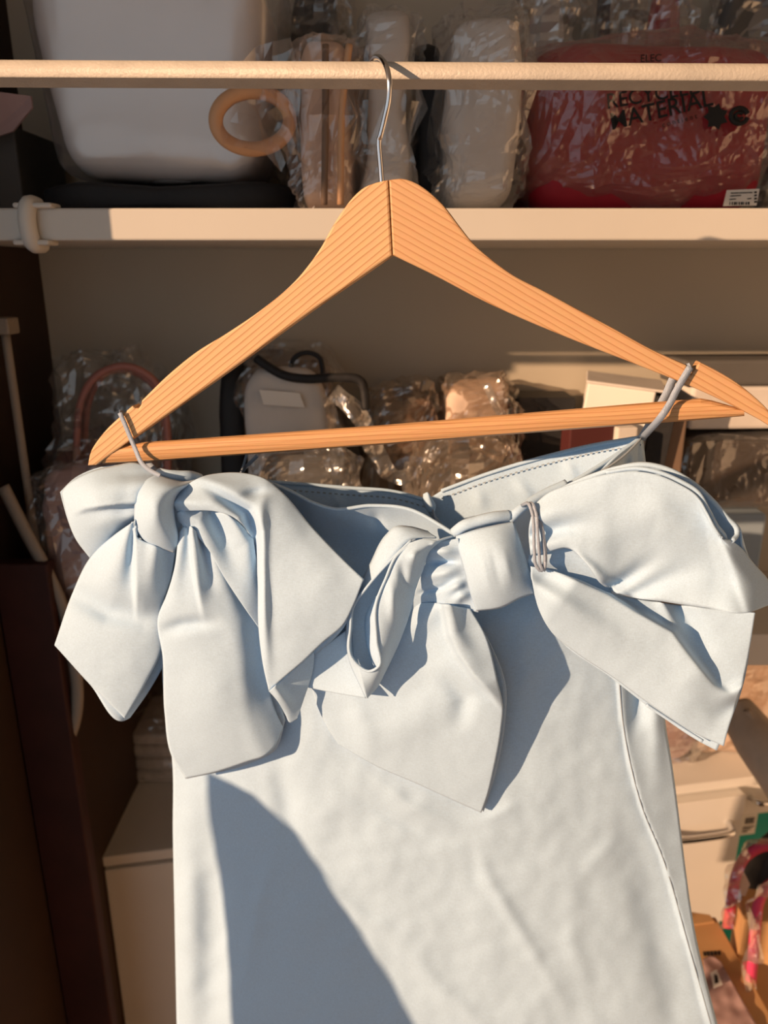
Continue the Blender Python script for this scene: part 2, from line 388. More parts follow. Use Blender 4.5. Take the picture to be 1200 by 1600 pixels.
box('shelf_board_seam', (pc.x-0.003, 0.7192, ZSB), (pc.x-0.001, 0.7205, ZS), M_DGREY, sh)

RODY = 0.515
r0 = at(0, 115.5, RODY); r1 = at(1200, 121.5, RODY); rd = (r1-r0)
rodr = 0.5*(at(600, 96, RODY)-at(600, 139.5, RODY)).length*0.985
P0 = r0+rd*((-0.60-r0.x)/rd.x); P1 = r0+rd*((1.3-r0.x)/rd.x)
rod = empty('clothes_rod', P0)
pf_ = [math.radians(a_) for a_ in np.linspace(-25, 245, 40)]     # round above, flat facet underneath
RV = [p+Vector((0, -math.cos(a_)*rodr, math.sin(a_)*rodr)) for p in (P0, P1) for a_ in pf_]; nr_ = len(pf_)
ro_ = link('rod_tube', mesh('rod_tube', RV, [(i, (i+1) % nr_, nr_+(i+1) % nr_, nr_+i) for i in range(nr_)]+[tuple(range(nr_))[::-1], tuple(range(nr_, 2*nr_))]), M_ROD, rod)
ro_.data.polygons.foreach_set('use_smooth', [i < nr_-1 for i in range(nr_+2)])
box('wall_bracket', (P0.x+0.02, P0.y-0.012, P0.z-0.012), (P0.x+0.045, 0.5995, P0.z+0.012), M_ROD, rod, 0.003)
tag(rod, 'cream painted round clothes rod across the top, carrying the hanger', 'rod')

# ------------------------------------------------------------------ hanger
HF, HB = 18.0, 7.0
hang = empty('wooden_hanger', on(607, 400, 12), 'light orange wooden clothes hanger with steel hook, hung on the cream rod', 'hanger')
def slab(name, pts, mat_, parent, hf=HF, hb=HB, bev=0.0012):
    bm = bmesh.new()
    f = [bm.verts.new(on(x, y, hf)) for x, y in pts]
    e = (Vector((YAW, 1, 0)).normalized())*((hf-hb)*0.001)
    bk = [bm.verts.new(v.co+e) for v in f]
    bm.faces.new(f); bm.faces.new(bk[::-1])
    for i in range(len(f)):
        j = (i+1) % len(f); bm.faces.new((f[i], bk[i], bk[j], f[j]))
    bmesh.ops.recalc_face_normals(bm, faces=bm.faces)
    cap = [e_ for e_ in bm.edges if len(e_.link_faces) == 2 and any(len(ff.verts) > 4 for ff in e_.link_faces)]
    bmesh.ops.bevel(bm, geom=cap, offset=bev, segments=2, affect='EDGES', profile=0.5)
    return from_bm(name, bm, mat_, parent, False)
def sm(pts, n): return [tuple(p[:2]) for p in cr([(x, y, 0) for x, y in pts], n)]
LU = sm([(606, 281), (588, 285), (570, 292), (553, 306), (537, 326), (520, 352), (500, 388), (484, 411), (468, 431), (445, 454), (405, 486), (355, 520), (305, 551), (262, 586), (221, 626)], 60)
LN = [(219.5, 633), (216, 638), (211, 637.5), (207, 634)]
LT = sm([(203, 637), (186, 652), (168, 669), (152, 688), (141, 706), (136.5, 728)], 14)
LL = sm([(150, 727), (166, 715), (205, 687), (280, 634), (350, 585), (440, 519), (500, 476), (560, 435), (612, 399)], 24)
M_WL = wood_mat('hanger_wood_left_grain', math.radians(37.5))
M_WR = wood_mat('hanger_wood_right_grain', math.radians(-28.5), light=(0.62, 0.38, 0.20))
M_WB = wood_mat('hanger_bar_wood', math.radians(4.7), freq=300, light=(0.64, 0.37, 0.18), dark=(0.46, 0.24, 0.10))
slab('left_arm', LU+LN+LT+LL, M_WL, hang)
RU = sm([(607.5, 281), (628, 279), (648, 285), (668, 298), (690, 318), (714, 349), (738, 379), (766, 404), (800, 429), (850, 455), (900, 482), (960, 514), (1020, 547), (1073, 571)], 60)
RN = [(1073, 577), (1076, 584), (1080, 586), (1086, 577), (1092, 567)]
RT = sm([(1094, 566), (1120, 579), (1150, 597), (1178, 619), (1200, 640), (1218, 664), (1224, 680)], 14)
RL = sm([(1212, 672), (1192, 659), (1160, 642), (1100, 613), (1000, 572), (900, 533), (820, 500), (750, 468), (680, 431), (613.5, 399)], 24)
slab('right_arm', RU+RN+RT+RL, M_WR, hang)
# bar: rounded lath between the two arms, behind their front faces
bp = []
def bar_pt(t, k): # k from -1 lower to 1 upper
    x = 160+t*(1163-160)
    top = np.interp(x, [160, 225, 600, 1000, 1100, 1163], [700, 691, 664, 630, 622, 640]); bot = np.interp(x, [160, 225, 600, 1000, 1100, 1163], [725, 722, 694.5, 663, 655.5, 650])
    return x, (top+bot)/2-k*(bot-top)/2
NB, prof = 60, [(-1.0, 9), (-0.86, 15), (-0.45, 16.4), (0.1, 17.0), (0.55, 16.4), (0.85, 14.4), (1.0, 11.5), (1.0, 7), (0, 5), (-1.0, 6)]
BV = [on(*bar_pt(i/(NB-1), k), h) for i in range(NB) for k, h in prof]; m_ = len(prof)
BFc = [(i*m_+j, i*m_+(j+1) % m_, (i+1)*m_+(j+1) % m_, (i+1)*m_+j) for i in range(NB-1) for j in range(m_)]+[tuple(range(m_)), tuple(range((NB-1)*m_, NB*m_))[::-1]]
link('trouser_bar', mesh('trouser_bar', BV, BFc), M_WB, hang, False)
HK = [(597, 290, 0.4995), (595, 262, 0.4995), (592, 223, 0.4985), (594.5, 212, 0.497), (600, 190, 0.494), (606.5, 160, 0.490), (608.5, 138, 0.4885), (607, 118, 0.4895), (602, 101, 0.494), (594, 90.5, 0.503), (586, 90, 0.513), (580, 99, 0.523), (577, 116, 0.528)]
tube('hook', [at(*p) for p in HK], 0.00165, M_CHROME, hang, 10, 90)

# ------------------------------------------------------------------ dress
dress = empty('dress', on(640, 1240, -30), 'pale blue strapless dress with two large fabric bows, hung from the wooden hanger', 'dress')
FT = [(238, 742, -20), (300, 747, 0), (380, 750, 12), (430, 757, 14), (455, 768, 14), (490, 786, 14), (520, 795, 11), (580, 790, 8), (640, 796, 12), (690, 822, 20), (712, 836, 24), (760, 822, 24), (805, 806, 20), (830, 788, 14), (900, 750, 5), (960, 713, -10), (1003, 683, -25)]
DR = [(1003, 683, -25), (1012, 760, -30), (1024, 900, -32), (1034, 1050, -32), (1040, 1130, -32), (1051, 1200, -32), (1064, 1300, -34), (1085, 1450, -36), (1121, 1600, -38), (1132, 1640, -38)]
DL = [(238, 742, -20), (246, 900, -20), (254, 1030, -20), (262, 1130, -20), (269, 1190, -20), (270, 1300, -22), (273, 1450, -24), (276, 1600, -24), (277, 1640, -24)]
DB = [(277, 1640, -24), (700, 1646, -28), (1132, 1640, -38)]
def body_fn(X, Y, u, v):
    s = np.clip(v*5, 0, 1); s = s*s*(3-2*s)
    b = np.where(u < 0.5, 1-np.abs(2*u-1)**3.2, 1-np.abs(2*u-1)**2.3)
    th = cr(FT, u.shape[1])[None, :, 2]; lin = (1-u)*FT[0][2]+u*FT[-1][2]
    drop = np.clip(1-v/0.14, 0, 1)**2
    return 30*b*s-(th-lin)*((1-v)-drop)
BODY_REL = [
    # side fold right of the princess seam
    ('f', [(1118, 1640), (1075, 1480), (1032, 1335), (1003, 1265), (985, 1200), (972, 1130), (966, 1062), (962, 980)], 4, 1.6, 26, 0.05),
    ('k', [(1000, 1040), (994, 1120), (984, 1200)], -10, 10),
    ('k', [(1024, 1080), (1026, 1160), (1030, 1300)], 5, 10),
    ('r', [(970, 1250), (1025, 1440), (1080, 1680)], -4.5, 28),
    ('r', [(470, 1345), (560, 1430), (650, 1480)], 2.2, 14), ('r', [(735, 1270), (760, 1370), (840, 1500), (900, 1600)], 2.4, 12),
    ('r', [(560, 1200), (640, 1260), (735, 1300)], 2.0, 10), ('r', [(540, 1240), (660, 1300), (720, 1320)], -2.0, 9),
    ('r', [(900, 1380), (890, 1470), (930, 1580)], 1.6, 16), ('r', [(980, 1290), (900, 1380)], 1.6, 12), ('r', [(740, 1290), (820, 1250)], 1.4, 9),
    ('r', [(440, 1300), (400, 1420), (380, 1560)], 2.0, 12), ('r', [(600, 1440), (700, 1560), (800, 1640)], 2.4, 16),
    ('r', [(330, 1240), (330, 1420), (325, 1700)], -7, 34), ('r', [(290, 1200), (298, 1400), (300, 1700)], 7, 24),
    ('r', [(430, 1160), (455, 1290), (475, 1350)], -4, 18),
    ('r', [(480, 800), (560, 860), (600, 900)], -4, 24), ('r', [(520, 800), (600, 830), (690, 850)], 4, 14), ('r', [(585, 795), (592, 840)], -3, 9),
]
body = patch('skirt_and_bodice', FT, DR, DB, DL, M_DRESS, dress, BODY_REL, sp=4.5, thick=1.2, wr=0.8, fn=body_fn, seed=2)
gX, gY, gH = LAST['g']
def surf_h(x, y):
    k = np.argmin((gX-x)**2+(gY-y)**2); return gH.flat[k]
sq = cr([(962, 1000, 0), (966, 1062, 0), (972, 1130, 0), (985, 1200, 0), (1003, 1265, 0), (1032, 1335, 0), (1075, 1480, 0), (1118, 1632, 0)], 60)
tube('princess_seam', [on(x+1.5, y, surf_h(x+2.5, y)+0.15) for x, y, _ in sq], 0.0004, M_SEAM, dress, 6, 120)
BT = [(238, 742, -20), (300, 746, -45), (440, 754, -56), (540, 762, -63), (620, 769, -66), (664, 781, -66), (690, 767, -66), (760, 741, -63), (850, 714, -58), (930, 695, -46), (1003, 683, -25)]
def back_fn(X, Y, u, v):
    th = cr(BT, u.shape[1])[None, :, 2]; lin = (1-u)*BT[0][2]+u*BT[-1][2]
    drop = np.clip(1-v/0.45, 0, 1)**1.5
    s = np.clip(v*5, 0, 1); return -14*(1-np.abs(2*u-1)**3)*s-(th-lin)*((1-v)-drop)
patch('back_panel', BT, DR, DB, DL, M_LIN, dress, [('r', [(800, 745), (840, 790)], 3, 9), ('r', [(880, 715), (905, 760)], 3, 8), ('r', [(740, 760), (760, 800)], 2, 9), ('r', [(525, 765), (530, 800)], 3, 6), ('r', [(600, 772), (606, 800)], 2, 7)], sp=5.5, thick=1.2, wr=0.35, fn=back_fn, seed=5)
# piped edges of neckline, stitches
def hem(name, pts, rad, parent, n=60, m=M_DRESS, dh=0.6, seg=8):
    q = cr([(p[0], p[1], p[2]) for p in pts], n)
    return tube(name, [on(a, b, c+dh) for a, b, c in q], rad*0.001, m, parent, seg, n)
hem('front_neck_edge', FT[3:11], 1.3, dress); hem('front_neck_edge', FT[12:], 1.6, dress, 40); hem('back_neck_edge', BT[1:6], 1.5, dress); hem('back_neck_edge', BT[6:], 1.5, dress)
def stitches(name, pts, step, parent, dy, dh=1.2):
    L = np.linalg.norm(np.diff(np.array(pts)[:, :2], axis=0), axis=1).sum(); n = int(L/step)
    q = cr(pts, n*2); V = []; F = []
    for i in range(0, len(q)-1, 2):
        a, b = q[i], q[i+1]
        c = [on(a[0], a[1]+dy-1.1, a[2]+dh), on(b[0], b[1]+dy-1.1, b[2]+dh), on(b[0], b[1]+dy+1.1, b[2]+dh), on(a[0], a[1]+dy+1.1, a[2]+dh)]
        k = len(V); V += c; F.append((k, k+1, k+2, k+3))
    return link(name, mesh(name, V, F), M_SEAM, parent, False)
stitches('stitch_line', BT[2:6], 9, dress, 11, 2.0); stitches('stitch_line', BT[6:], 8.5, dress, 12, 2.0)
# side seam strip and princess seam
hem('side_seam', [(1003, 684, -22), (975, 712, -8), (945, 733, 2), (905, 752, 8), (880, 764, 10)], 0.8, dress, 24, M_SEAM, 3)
patch('side_facing', [(1003, 684, -24), (1004, 690, -26), (1005, 695, -28)], [(1005, 695, -28), (1006, 720, -30), (1008, 760, -30)], [(915, 762, 4), (960, 760, -10), (1008, 760, -30)], [(1003, 684, -24), (965, 712, -6), (915, 762, 4)], M_DRESS, dress, [('r', [(985, 705), (968, 740)], -5, 8), ('r', [(945, 728), (935, 750)], 3, 5), ('r', [(925, 740), (930, 755)], -3, 4)], sp=3, wr=0.2)

# zip
zp = tube('zip_teeth', [on(666, 782, -60), on(672, 800, -55), on(690, 822, -50), on(700, 850, -50)], 0.0016, M_SEAM, dress, 6, 16)
patch('zip_guard', [(661, 772, -52), (668, 769, -50), (674, 777, -52)], [(674, 777, -52), (681, 790, -52), (680, 798, -52)], [(668, 800, -52), (674, 801, -50), (680, 798, -52)], [(661, 772, -52), (661, 786, -52), (668, 800, -52)], M_DRESS, dress, bulge=2, sp=1.5, wr=0)
hem('zip_pull', [(676, 797, -50), (680, 810, -48), (686, 822, -46)], 1.0, dress, 10, M_RIB)

# ---- bow over the left shoulder
k1 = patch('bow_knot', [(247, 741, 34), (270, 749, 40), (290, 752, 38), (306, 749, 32)], [(306, 749, 32), (297, 756, 42), (279, 772, 48), (272, 790, 50), (273, 808, 51), (278, 845, 46), (273, 864, 40)],
           [(213, 835, 40), (231, 850, 44), (251, 858, 44), (273, 864, 40)], [(247, 741, 34), (231, 748, 42), (217, 765, 47), (210, 790, 48), (210, 815, 46), (213, 835, 40)], M_DRESS, dress, [('r', [(245, 770), (240, 840)], 1.2, 9), ('r', [(262, 765), (262, 850)], -0.8, 6)], bulge=10, sp=3, wr=0.15)
k1['label'] = 'wrapped knot of the left bow'
hem('neck_piping', [(250, 739, 26), (258, 741, 30), (280, 743, 30), (300, 744, 26), (312, 748, 20)], 3.6, k1, 24)
patch('bow_loop', [(96, 770, 24), (103, 759, 26), (118, 748, 28), (140, 737, 28), (180, 727, 25), (215, 723, 22), (247, 741, 30)], [(247, 741, 30), (230, 757, 37), (216, 780, 40), (213, 800, 38), (213, 818, 36)],
      [(141, 872, 22), (165, 856, 28), (190, 834, 34), (213, 818, 36)], [(96, 770, 24), (99, 784, 28), (105, 808, 30), (118, 842, 27), (141, 872, 22)], M_DRESS, k1,
      [('f', [(212, 788), (170, 792), (135, 797), (112, 806)], 12, 2.5, 30, (0.0, 0.5)), ('k', [(222, 803), (165, 815), (115, 835)], 5, 9), ('k', [(222, 812), (180, 842), (140, 880)], -7, 7), ('k', [(235, 755), (170, 762), (98, 785)], 5, 13), ('k', [(240, 742), (190, 743), (120, 755)], -2.5, 6)], bulge=9, sp=3, wr=0.3, seed=3)
patch('bow_loop_back', [(96, 770, 24), (118, 748, 14), (180, 727, 10), (247, 741, 5)], [(247, 741, 5), (213, 818, 10)], [(141, 872, 22), (175, 855, 10), (213, 818, 10)], [(96, 770, 24), (99, 784, 20), (105, 808, 18), (118, 842, 18), (141, 872, 22)], M_DRESS, k1, sp=6, wr=0.2)
patch('bow_tail', [(213, 812, 37), (212, 835, 37), (240, 852, 38), (274, 862, 37)], [(274, 862, 37), (268, 900, 34), (252, 955, 30), (253, 1012, 30), (227, 1068, 34), (195, 1123, 38)],
      [(85, 1008, 32), (112, 1038, 36), (140, 1068, 38), (170, 1098, 39), (195, 1123, 38)], [(213, 812, 37), (178, 836, 33), (141, 871, 27), (114, 925, 24), (99, 968, 27), (85, 1008, 32)], M_DRESS, k1,
      [('f', [(212, 972), (210, 925), (209, 880), (210, 826)], 11, 2.2, 45, (0.45, 0.0)), ('k', [(205, 815), (185, 880), (150, 960)], 8, 15), ('k', [(245, 845), (238, 900), (236, 985)], 5, 12), ('r', [(60, 905), (125, 932), (170, 955), (225, 965), (290, 950)], -8, 19), ('k', [(215, 820), (203, 900), (200, 960)], -4, 7)], bulge=7, sp=3, wr=0.35, seed=6)
patch('bow_tail_back', [(213, 812, 20), (240, 852, 18), (274, 862, 15)], [(274, 862, 15), (268, 950, 15), (259, 1030, 16), (234, 1078, 22), (203, 1122, 31)],
      [(85, 1008, 31), (140, 1069, 33), (195, 1126, 35), (203, 1122, 31)], [(213, 812, 20), (141, 871, 22), (114, 925, 20), (85, 1008, 31)], M_DRESS, k1, sp=5, wr=0.2)
patch('bow_tail', [(279, 830, 40), (288, 823, 42), (298, 822, 42)], [(298, 822, 42), (325, 848, 40), (356, 902, 36), (386, 948, 31), (412, 990, 27), (421, 1078, 22), (430, 1110, 20), (442, 1136, 16)],
      [(290, 1217, 13), (333, 1208, 17), (392, 1189, 22), (413, 1182, 23), (426, 1171, 21), (442, 1136, 16)], [(279, 830, 40), (272, 890, 38), (260, 930, 36), (247, 963, 35), (254, 1027, 33), (257, 1113, 26), (268, 1181, 18), (290, 1217, 13)], M_DRESS, k1,
      [('f', [(318, 975), (306, 917), (299, 870), (296, 822)], 9, 2.0, 30, (0.45, 0.0)), ('k', [(287, 825), (275, 890), (262, 985)], 6, 9), ('k', [(316, 835), (325, 890), (338, 960)], -6, 7), ('k', [(304, 828), (312, 890), (318, 960)], 4, 8), ('k', [(335, 862), (362, 930), (385, 1040)], 5, 14), ('r', [(235, 990), (285, 976), (350, 970)], -5, 10), ('r', [(320, 1000), (345, 1190)], 4, 45), ('k', [(400, 985), (408, 1080), (412, 1180)], -4, 16)], bulge=5, sp=3.5, wr=0.4, seed=8)
patch('bow_tail_back', [(279, 830, 20), (298, 822, 20)], [(298, 822, 20), (412, 990, 15), (432, 1078, 13), (446, 1125, 11)], [(292, 1217, 10), (392, 1192, 14), (430, 1172, 14), (446, 1125, 11)], [(279, 830, 20), (256, 963, 18), (260, 1113, 14), (292, 1217, 10)], M_DRESS, k1, sp=6, wr=0.1)
patch('bow_pleat', [(275, 804, 44), (282, 798, 46), (305, 796, 46), (339, 799, 44), (368, 812, 42), (396, 842, 40)], [(396, 842, 40), (404, 900, 38), (412, 992, 34)], [(290, 821, 46), (322, 854, 48), (352, 905, 45), (380, 947, 42), (412, 992, 34)], [(275, 804, 44), (276, 813, 44), (290, 821, 46)], M_DRESS, k1,
      [('k', [(278, 800), (310, 815), (345, 880)], 4, 9), ('k', [(330, 798), (350, 840), (378, 930)], -6, 9), ('k', [(355, 800), (388, 850), (402, 980)], 6, 10)], bulge=3, sp=2.5, wr=0.2, seed=4)
patch('bow_pleat', [(279, 826, 38), (286, 819, 42), (297, 822, 40)], [(297, 822, 40), (298, 832, 40), (296, 843, 36)], [(283, 838, 36), (290, 843, 38), (296, 843, 36)], [(279, 826, 38), (279, 832, 38), (283, 838, 36)], M_DRESS, k1, bulge=5, sp=1.5, wr=0)
patch('bow_loop', [(274, 799, 46), (270, 788, 46), (276, 774, 44)], [(276, 774, 44), (288, 761, 42), (315, 745, 38), (345, 739, 35), (382, 739, 34), (415, 748, 36), (438, 766, 38), (490, 826, 42), (530, 868, 46), (568, 906, 50)],
      [(420, 1080, 40), (440, 1062, 43), (470, 1037, 46), (505, 1004, 48), (537, 976, 50), (553, 945, 51), (568, 906, 50)], [(274, 799, 46), (300, 798, 50), (335, 799, 53), (362, 807, 54), (386, 828, 53), (398, 852, 50), (402, 900, 48), (404, 985, 46), (411, 1040, 43), (420, 1080, 40)], M_DRESS, k1,
      [('r', [(285, 742), (318, 756), (352, 778), (385, 800), (398, 832), (401, 900), (403, 980)], -13, 9), ('k', [(300, 745), (350, 762), (395, 775), (412, 800)], 5, 11), ('r', [(420, 740), (408, 790), (408, 880), (414, 1000), (420, 1090)], 7, 9), ('k', [(274, 785), (330, 790), (385, 830)], 4, 10), ('r', [(370, 775), (400, 770), (430, 765)], -3, 8), ('r', [(440, 1000), (500, 930), (520, 850)], 3, 40)], bulge=7, sp=3, wr=0.3, seed=9)
patch('bow_loop_back', [(300, 760, 15), (345, 741, 22), (415, 750, 26)], [(415, 750, 26), (490, 828, 24), (566, 908, 46)], [(424, 1085, 22), (480, 1035, 26), (537, 980, 36), (566, 908, 46)], [(300, 760, 15), (350, 900, 15), (424, 1085, 22)], M_DRESS, k1, sp=6, wr=0.1)
patch('bow_loop_end', [(420, 1080, 39), (455, 1050, 36), (491, 1018, 32)], [(491, 1018, 32), (490, 1040, 28), (474, 1095, 26), (464, 1124, 28)], [(446, 1117, 30), (453, 1129, 30), (464, 1124, 28)], [(420, 1080, 39), (434, 1096, 36), (446, 1117, 30)], M_DRESS, k1, [('k', [(430, 1075), (446, 1098), (460, 1135)], 6, 8)], sp=2.5, wr=0.1)

# ---- bow over the right shoulder
k2 = patch('bow_knot', [(711, 838, 36), (740, 828, 40), (775, 820, 40), (803, 815, 36)], [(803, 815, 36), (815, 851, 42), (825, 884, 44), (836, 928, 40)], [(744, 955, 38), (783, 950, 42), (816, 934, 43), (836, 928, 40)], [(711, 838, 36), (718, 866, 42), (726, 895, 44), (734, 925, 43), (744, 955, 38)], M_DRESS, dress,
           [('r', [(745, 850), (770, 935)], 1.0, 5), ('r', [(765, 845), (785, 930)], -1.2, 6), ('r', [(785, 850), (800, 920)], 1.0, 6)], bulge=9, sp=3, wr=0.15)
k2['label'] = 'wrapped knot of the right bow'
hem('neck_piping', [(711, 832, 30), (722, 823, 34), (745, 815, 34), (775, 808, 32), (796, 806, 28)], 3.9, k2, 24)
hem('neck_piping', [(797, 812, 28), (808, 800, 28), (825, 787, 24), (850, 772, 18), (885, 756, 12)], 3.2, k2, 24)
patch('bow_loop', [(834, 789, 38), (852, 773, 40), (899, 754, 44), (947, 741, 48), (997, 737, 51), (1026, 742, 53), (1061, 757, 55), (1086, 774, 57), (1101, 800, 59), (1115, 827, 61), (1127, 842, 60), (1143, 845, 54)],
      [(1143, 845, 54), (1156, 854, 46), (1178, 880, 38), (1204, 914, 32), (1203, 945, 40)],
      [(829, 868, 40), (855, 863, 44), (888, 857, 47), (915, 880, 50), (940, 913, 51), (962, 925, 48), (1042, 941, 51), (1105, 950, 57), (1165, 958, 62), (1203, 945, 40)],
      [(834, 789, 38), (826, 830, 42), (829, 868, 40)], M_DRESS, k2,
      [('f', [(1128, 848), (1145, 900), (1166, 960)], -3, 6, 60, 0.0), ('k', [(925, 932), (975, 908), (1050, 858)], -12, 8), ('k', [(975, 935), (1040, 905), (1125, 872)], -6, 10), ('k', [(822, 842), (880, 824), (960, 805)], -5, 9), ('k', [(822, 812), (890, 792), (990, 780)], 5, 16), ('k', [(826, 858), (890, 846), (1000, 868)], 6, 13), ('r', [(880, 850), (925, 888), (960, 922)], 5, 9), ('r', [(930, 800), (1030, 800), (1110, 860)], 4, 34)], bulge=5, sp=3, wr=0.35, seed=11)
patch('bow_pleat', [(826, 866, 38), (855, 860, 40), (888, 855, 40), (920, 882, 40), (955, 924, 38)], [(955, 924, 38), (955, 930, 36), (952, 936, 34)], [(826, 895, 34), (860, 898, 34), (905, 915, 34), (952, 936, 34)], [(826, 866, 38), (825, 880, 38), (826, 895, 34)], M_DRESS, k2, [('k', [(822, 876), (880, 884), (945, 925)], 4, 9)], sp=2.5, wr=0.1)
patch('bow_loop_back', [(860, 770, 14), (880, 760, 20), (925, 741, 28), (965, 729, 33), (1004, 723, 36), (1035, 728, 38), (1083, 753, 41), (1115, 782, 43), (1137, 808, 44), (1153, 824, 44), (1156, 850, 42)], [(1156, 850, 42), (1180, 900, 28), (1190, 935, 25)], [(860, 860, 12), (960, 900, 14), (1080, 930, 16), (1190, 935, 25)], [(860, 770, 14), (855, 810, 12), (860, 860, 12)], M_DRESS, k2, sp=4, wr=0.2, seed=12)
hem('loop_hem', [(947, 738, 44), (997, 732, 47), (1026, 737, 49), (1063, 752, 51), (1090, 769, 52), (1106, 796, 53), (1120, 822, 54), (1132, 838, 52), (1134, 845, 52)], 1.3, k2, 50)
hem('loop_hem', [(925, 744, 26), (965, 732, 31), (1004, 726, 35), (1035, 731, 37), (1083, 756, 40), (1115, 785, 42), (1137, 811, 44), (1151, 827, 45), (1150, 838, 47), (1143, 845, 52)], 1.6, k2, 50)
patch('bow_tail', [(829, 885, 46), (852, 889, 46), (899, 903, 42), (953, 926, 36), (1042, 943, 34), (1110, 951, 34), (1180, 958, 38)], [(1180, 958, 38), (1168, 1032, 38), (1158, 1075, 40), (1146, 1114, 42), (1135, 1150, 44), (1131, 1166, 44)],
      [(835, 929, 44), (841, 950, 42), (862, 988, 38), (899, 1019, 36), (956, 1057, 35), (1026, 1108, 36), (1090, 1148, 42), (1131, 1166, 44)], [(829, 885, 46), (831, 905, 47), (835, 929, 44)], M_DRESS, k2,
      [('f', [(860, 885), (953, 926), (997, 954), (1054, 986), (1089, 1032), (1118, 1068), (1150, 1090)], 15, 3.5, 120, (0.15, 0.25)), ('k', [(1030, 930), (1050, 965), (1085, 1030)], 6, 8), ('k', [(1050, 930), (1090, 1000), (1135, 1075)], -9, 15), ('k', [(1170, 1070), (1140, 1085), (1105, 1100)], 6, 8), ('k', [(1165, 1095), (1130, 1110), (1100, 1125)], -6, 9), ('k', [(825, 905), (950, 995), (1100, 1120)], 7, 20), ('k', [(828, 895), (900, 930), (1000, 990)], -3, 12)], bulge=4, sp=3, wr=0.35, seed=13)
patch('bow_tail_back', [(840, 900, 24), (953, 930, 18), (1178, 962, 26)], [(1178, 962, 26), (1160, 1075, 28), (1140, 1130, 32), (1120, 1173, 34)], [(850, 960, 22), (870, 994, 24), (956, 1060, 25), (1026, 1114, 27), (1095, 1160, 32), (1120, 1173, 34)], [(840, 900, 24), (842, 930, 22), (850, 960, 22)], M_DRESS, k2, sp=5, wr=0.15)
hem('tail_hem', [(1010, 1101, 31), (1060, 1134, 34), (1098, 1158, 38)], 1.2, k2, 30)
# narrow loop on the left of that knot, seen into its open end
patch('bow_loop', [(668, 829, 30), (674, 834, 34), (682, 839, 36)], [(682, 839, 36), (643, 843, 42), (608, 878, 46), (573, 918, 47), (551, 950, 47), (548, 978, 47), (550, 1028, 46), (559, 1041, 46), (566, 1065, 46), (573, 1092, 40)], [(573, 1092, 40), (573, 1092.5, 40)],
      [(668, 829, 30), (640, 822, 34), (618, 822, 36), (602, 836, 36), (578, 880, 36), (560, 918, 34), (543, 950, 32), (540, 985, 30), (546, 1035, 30), (559, 1065, 33), (573, 1092, 40)], M_DRESS, k2, sp=2.5, wr=0.1)
patch('bow_loop', [(640, 848, 48), (660, 842, 48), (684, 844, 46), (709, 839, 38)], [(709, 839, 38), (688, 847, 42), (673, 860, 42), (660, 894, 40), (651, 916, 38), (645, 943, 36), (625, 1002, 34), (601, 1053, 34), (590, 1074, 36), (573, 1092, 40)], [(559, 1041, 47), (566, 1066, 46), (573, 1092, 40)],
      [(640, 848, 48), (620, 869, 50), (604, 904, 51), (589, 943, 51), (589, 1000, 51), (592, 1042, 50), (578, 1050, 49), (559, 1041, 47)], M_DRESS, k2, [('r', [(625, 868), (632, 910), (648, 935)], -3, 7), ('r', [(640, 860), (655, 880)], 4, 9), ('r', [(612, 900), (615, 980)], 4, 9), ('r', [(672, 856), (685, 850)], 3, 5)], bulge=3, sp=2.5, wr=0.15, seed=15)
patch('bow_loop_inside', [(655, 840, 34), (660, 842, 34)], [(660, 842, 34), (625, 880, 24), (600, 930, 18), (600, 1000, 18), (600, 1046, 24)], [(552, 1036, 26), (575, 1050, 24), (600, 1046, 24)], [(655, 840, 34), (608, 876, 30), (570, 918, 26), (549, 955, 24), (549, 1000, 24), (552, 1036, 26)], M_DRESS, k2, sp=3, wr=0.1)
patch('bow_loop_inside', [(600, 915, 44), (606, 912, 44)], [(606, 912, 44), (592, 950, 44), (592, 1000, 44), (592, 1044, 44)], [(582, 1040, 36), (587, 1046, 40), (592, 1044, 44)], [(600, 915, 44), (571, 962, 36), (571, 1000, 34), (582, 1040, 36)], M_DRESS, k2, sp=2.5, wr=0)
hem('loop_hem', [(650, 846, 46), (620, 868, 50.5), (603, 904, 51.5), (588, 943, 51.5), (588.5, 1000, 51.5), (591, 1042, 50.5), (577, 1049, 49.5), (560, 1040, 47.5), (550, 1028, 46.5), (548, 978, 47.5), (551, 950, 47.5), (573, 918, 47.5), (608, 878, 46.5), (643, 844, 42.5)], 1.0, k2, 90)
patch('bow_loop_back', [(488, 1024, 26), (515, 1004, 26), (548, 980, 27)], [(548, 980, 27), (553, 1040, 28), (572, 1091, 36)], [(480, 1074, 22), (508, 1080, 26), (540, 1086, 31), (572, 1091, 36)], [(488, 1024, 26), (484, 1050, 24), (480, 1074, 22)], M_DRESS, k2, sp=3, wr=0.15)
patch('bow_pleat', [(668, 852, 34), (690, 846, 38), (716, 842, 40)], [(716, 842, 40), (722, 870, 40), (730, 900, 40), (748, 957, 38)], [(636, 965, 22), (670, 950, 26), (700, 948, 34), (748, 957, 38)], [(668, 852, 34), (655, 905, 30), (645, 935, 26), (636, 965, 22)], M_DRESS, k2,
      [('r', [(655, 866), (690, 862), (722, 860)], 6, 9), ('r', [(648, 905), (690, 897), (726, 888)], 6.5, 10), ('r', [(692, 928), (712, 917), (732, 908)], 6.5, 8), ('r', [(702, 945), (720, 932), (740, 925)], 6, 7), ('r', [(648, 928), (690, 918), (715, 905)], -4, 4), ('r', [(660, 881), (722, 877)], -5, 4)], sp=2.2, wr=0.1)
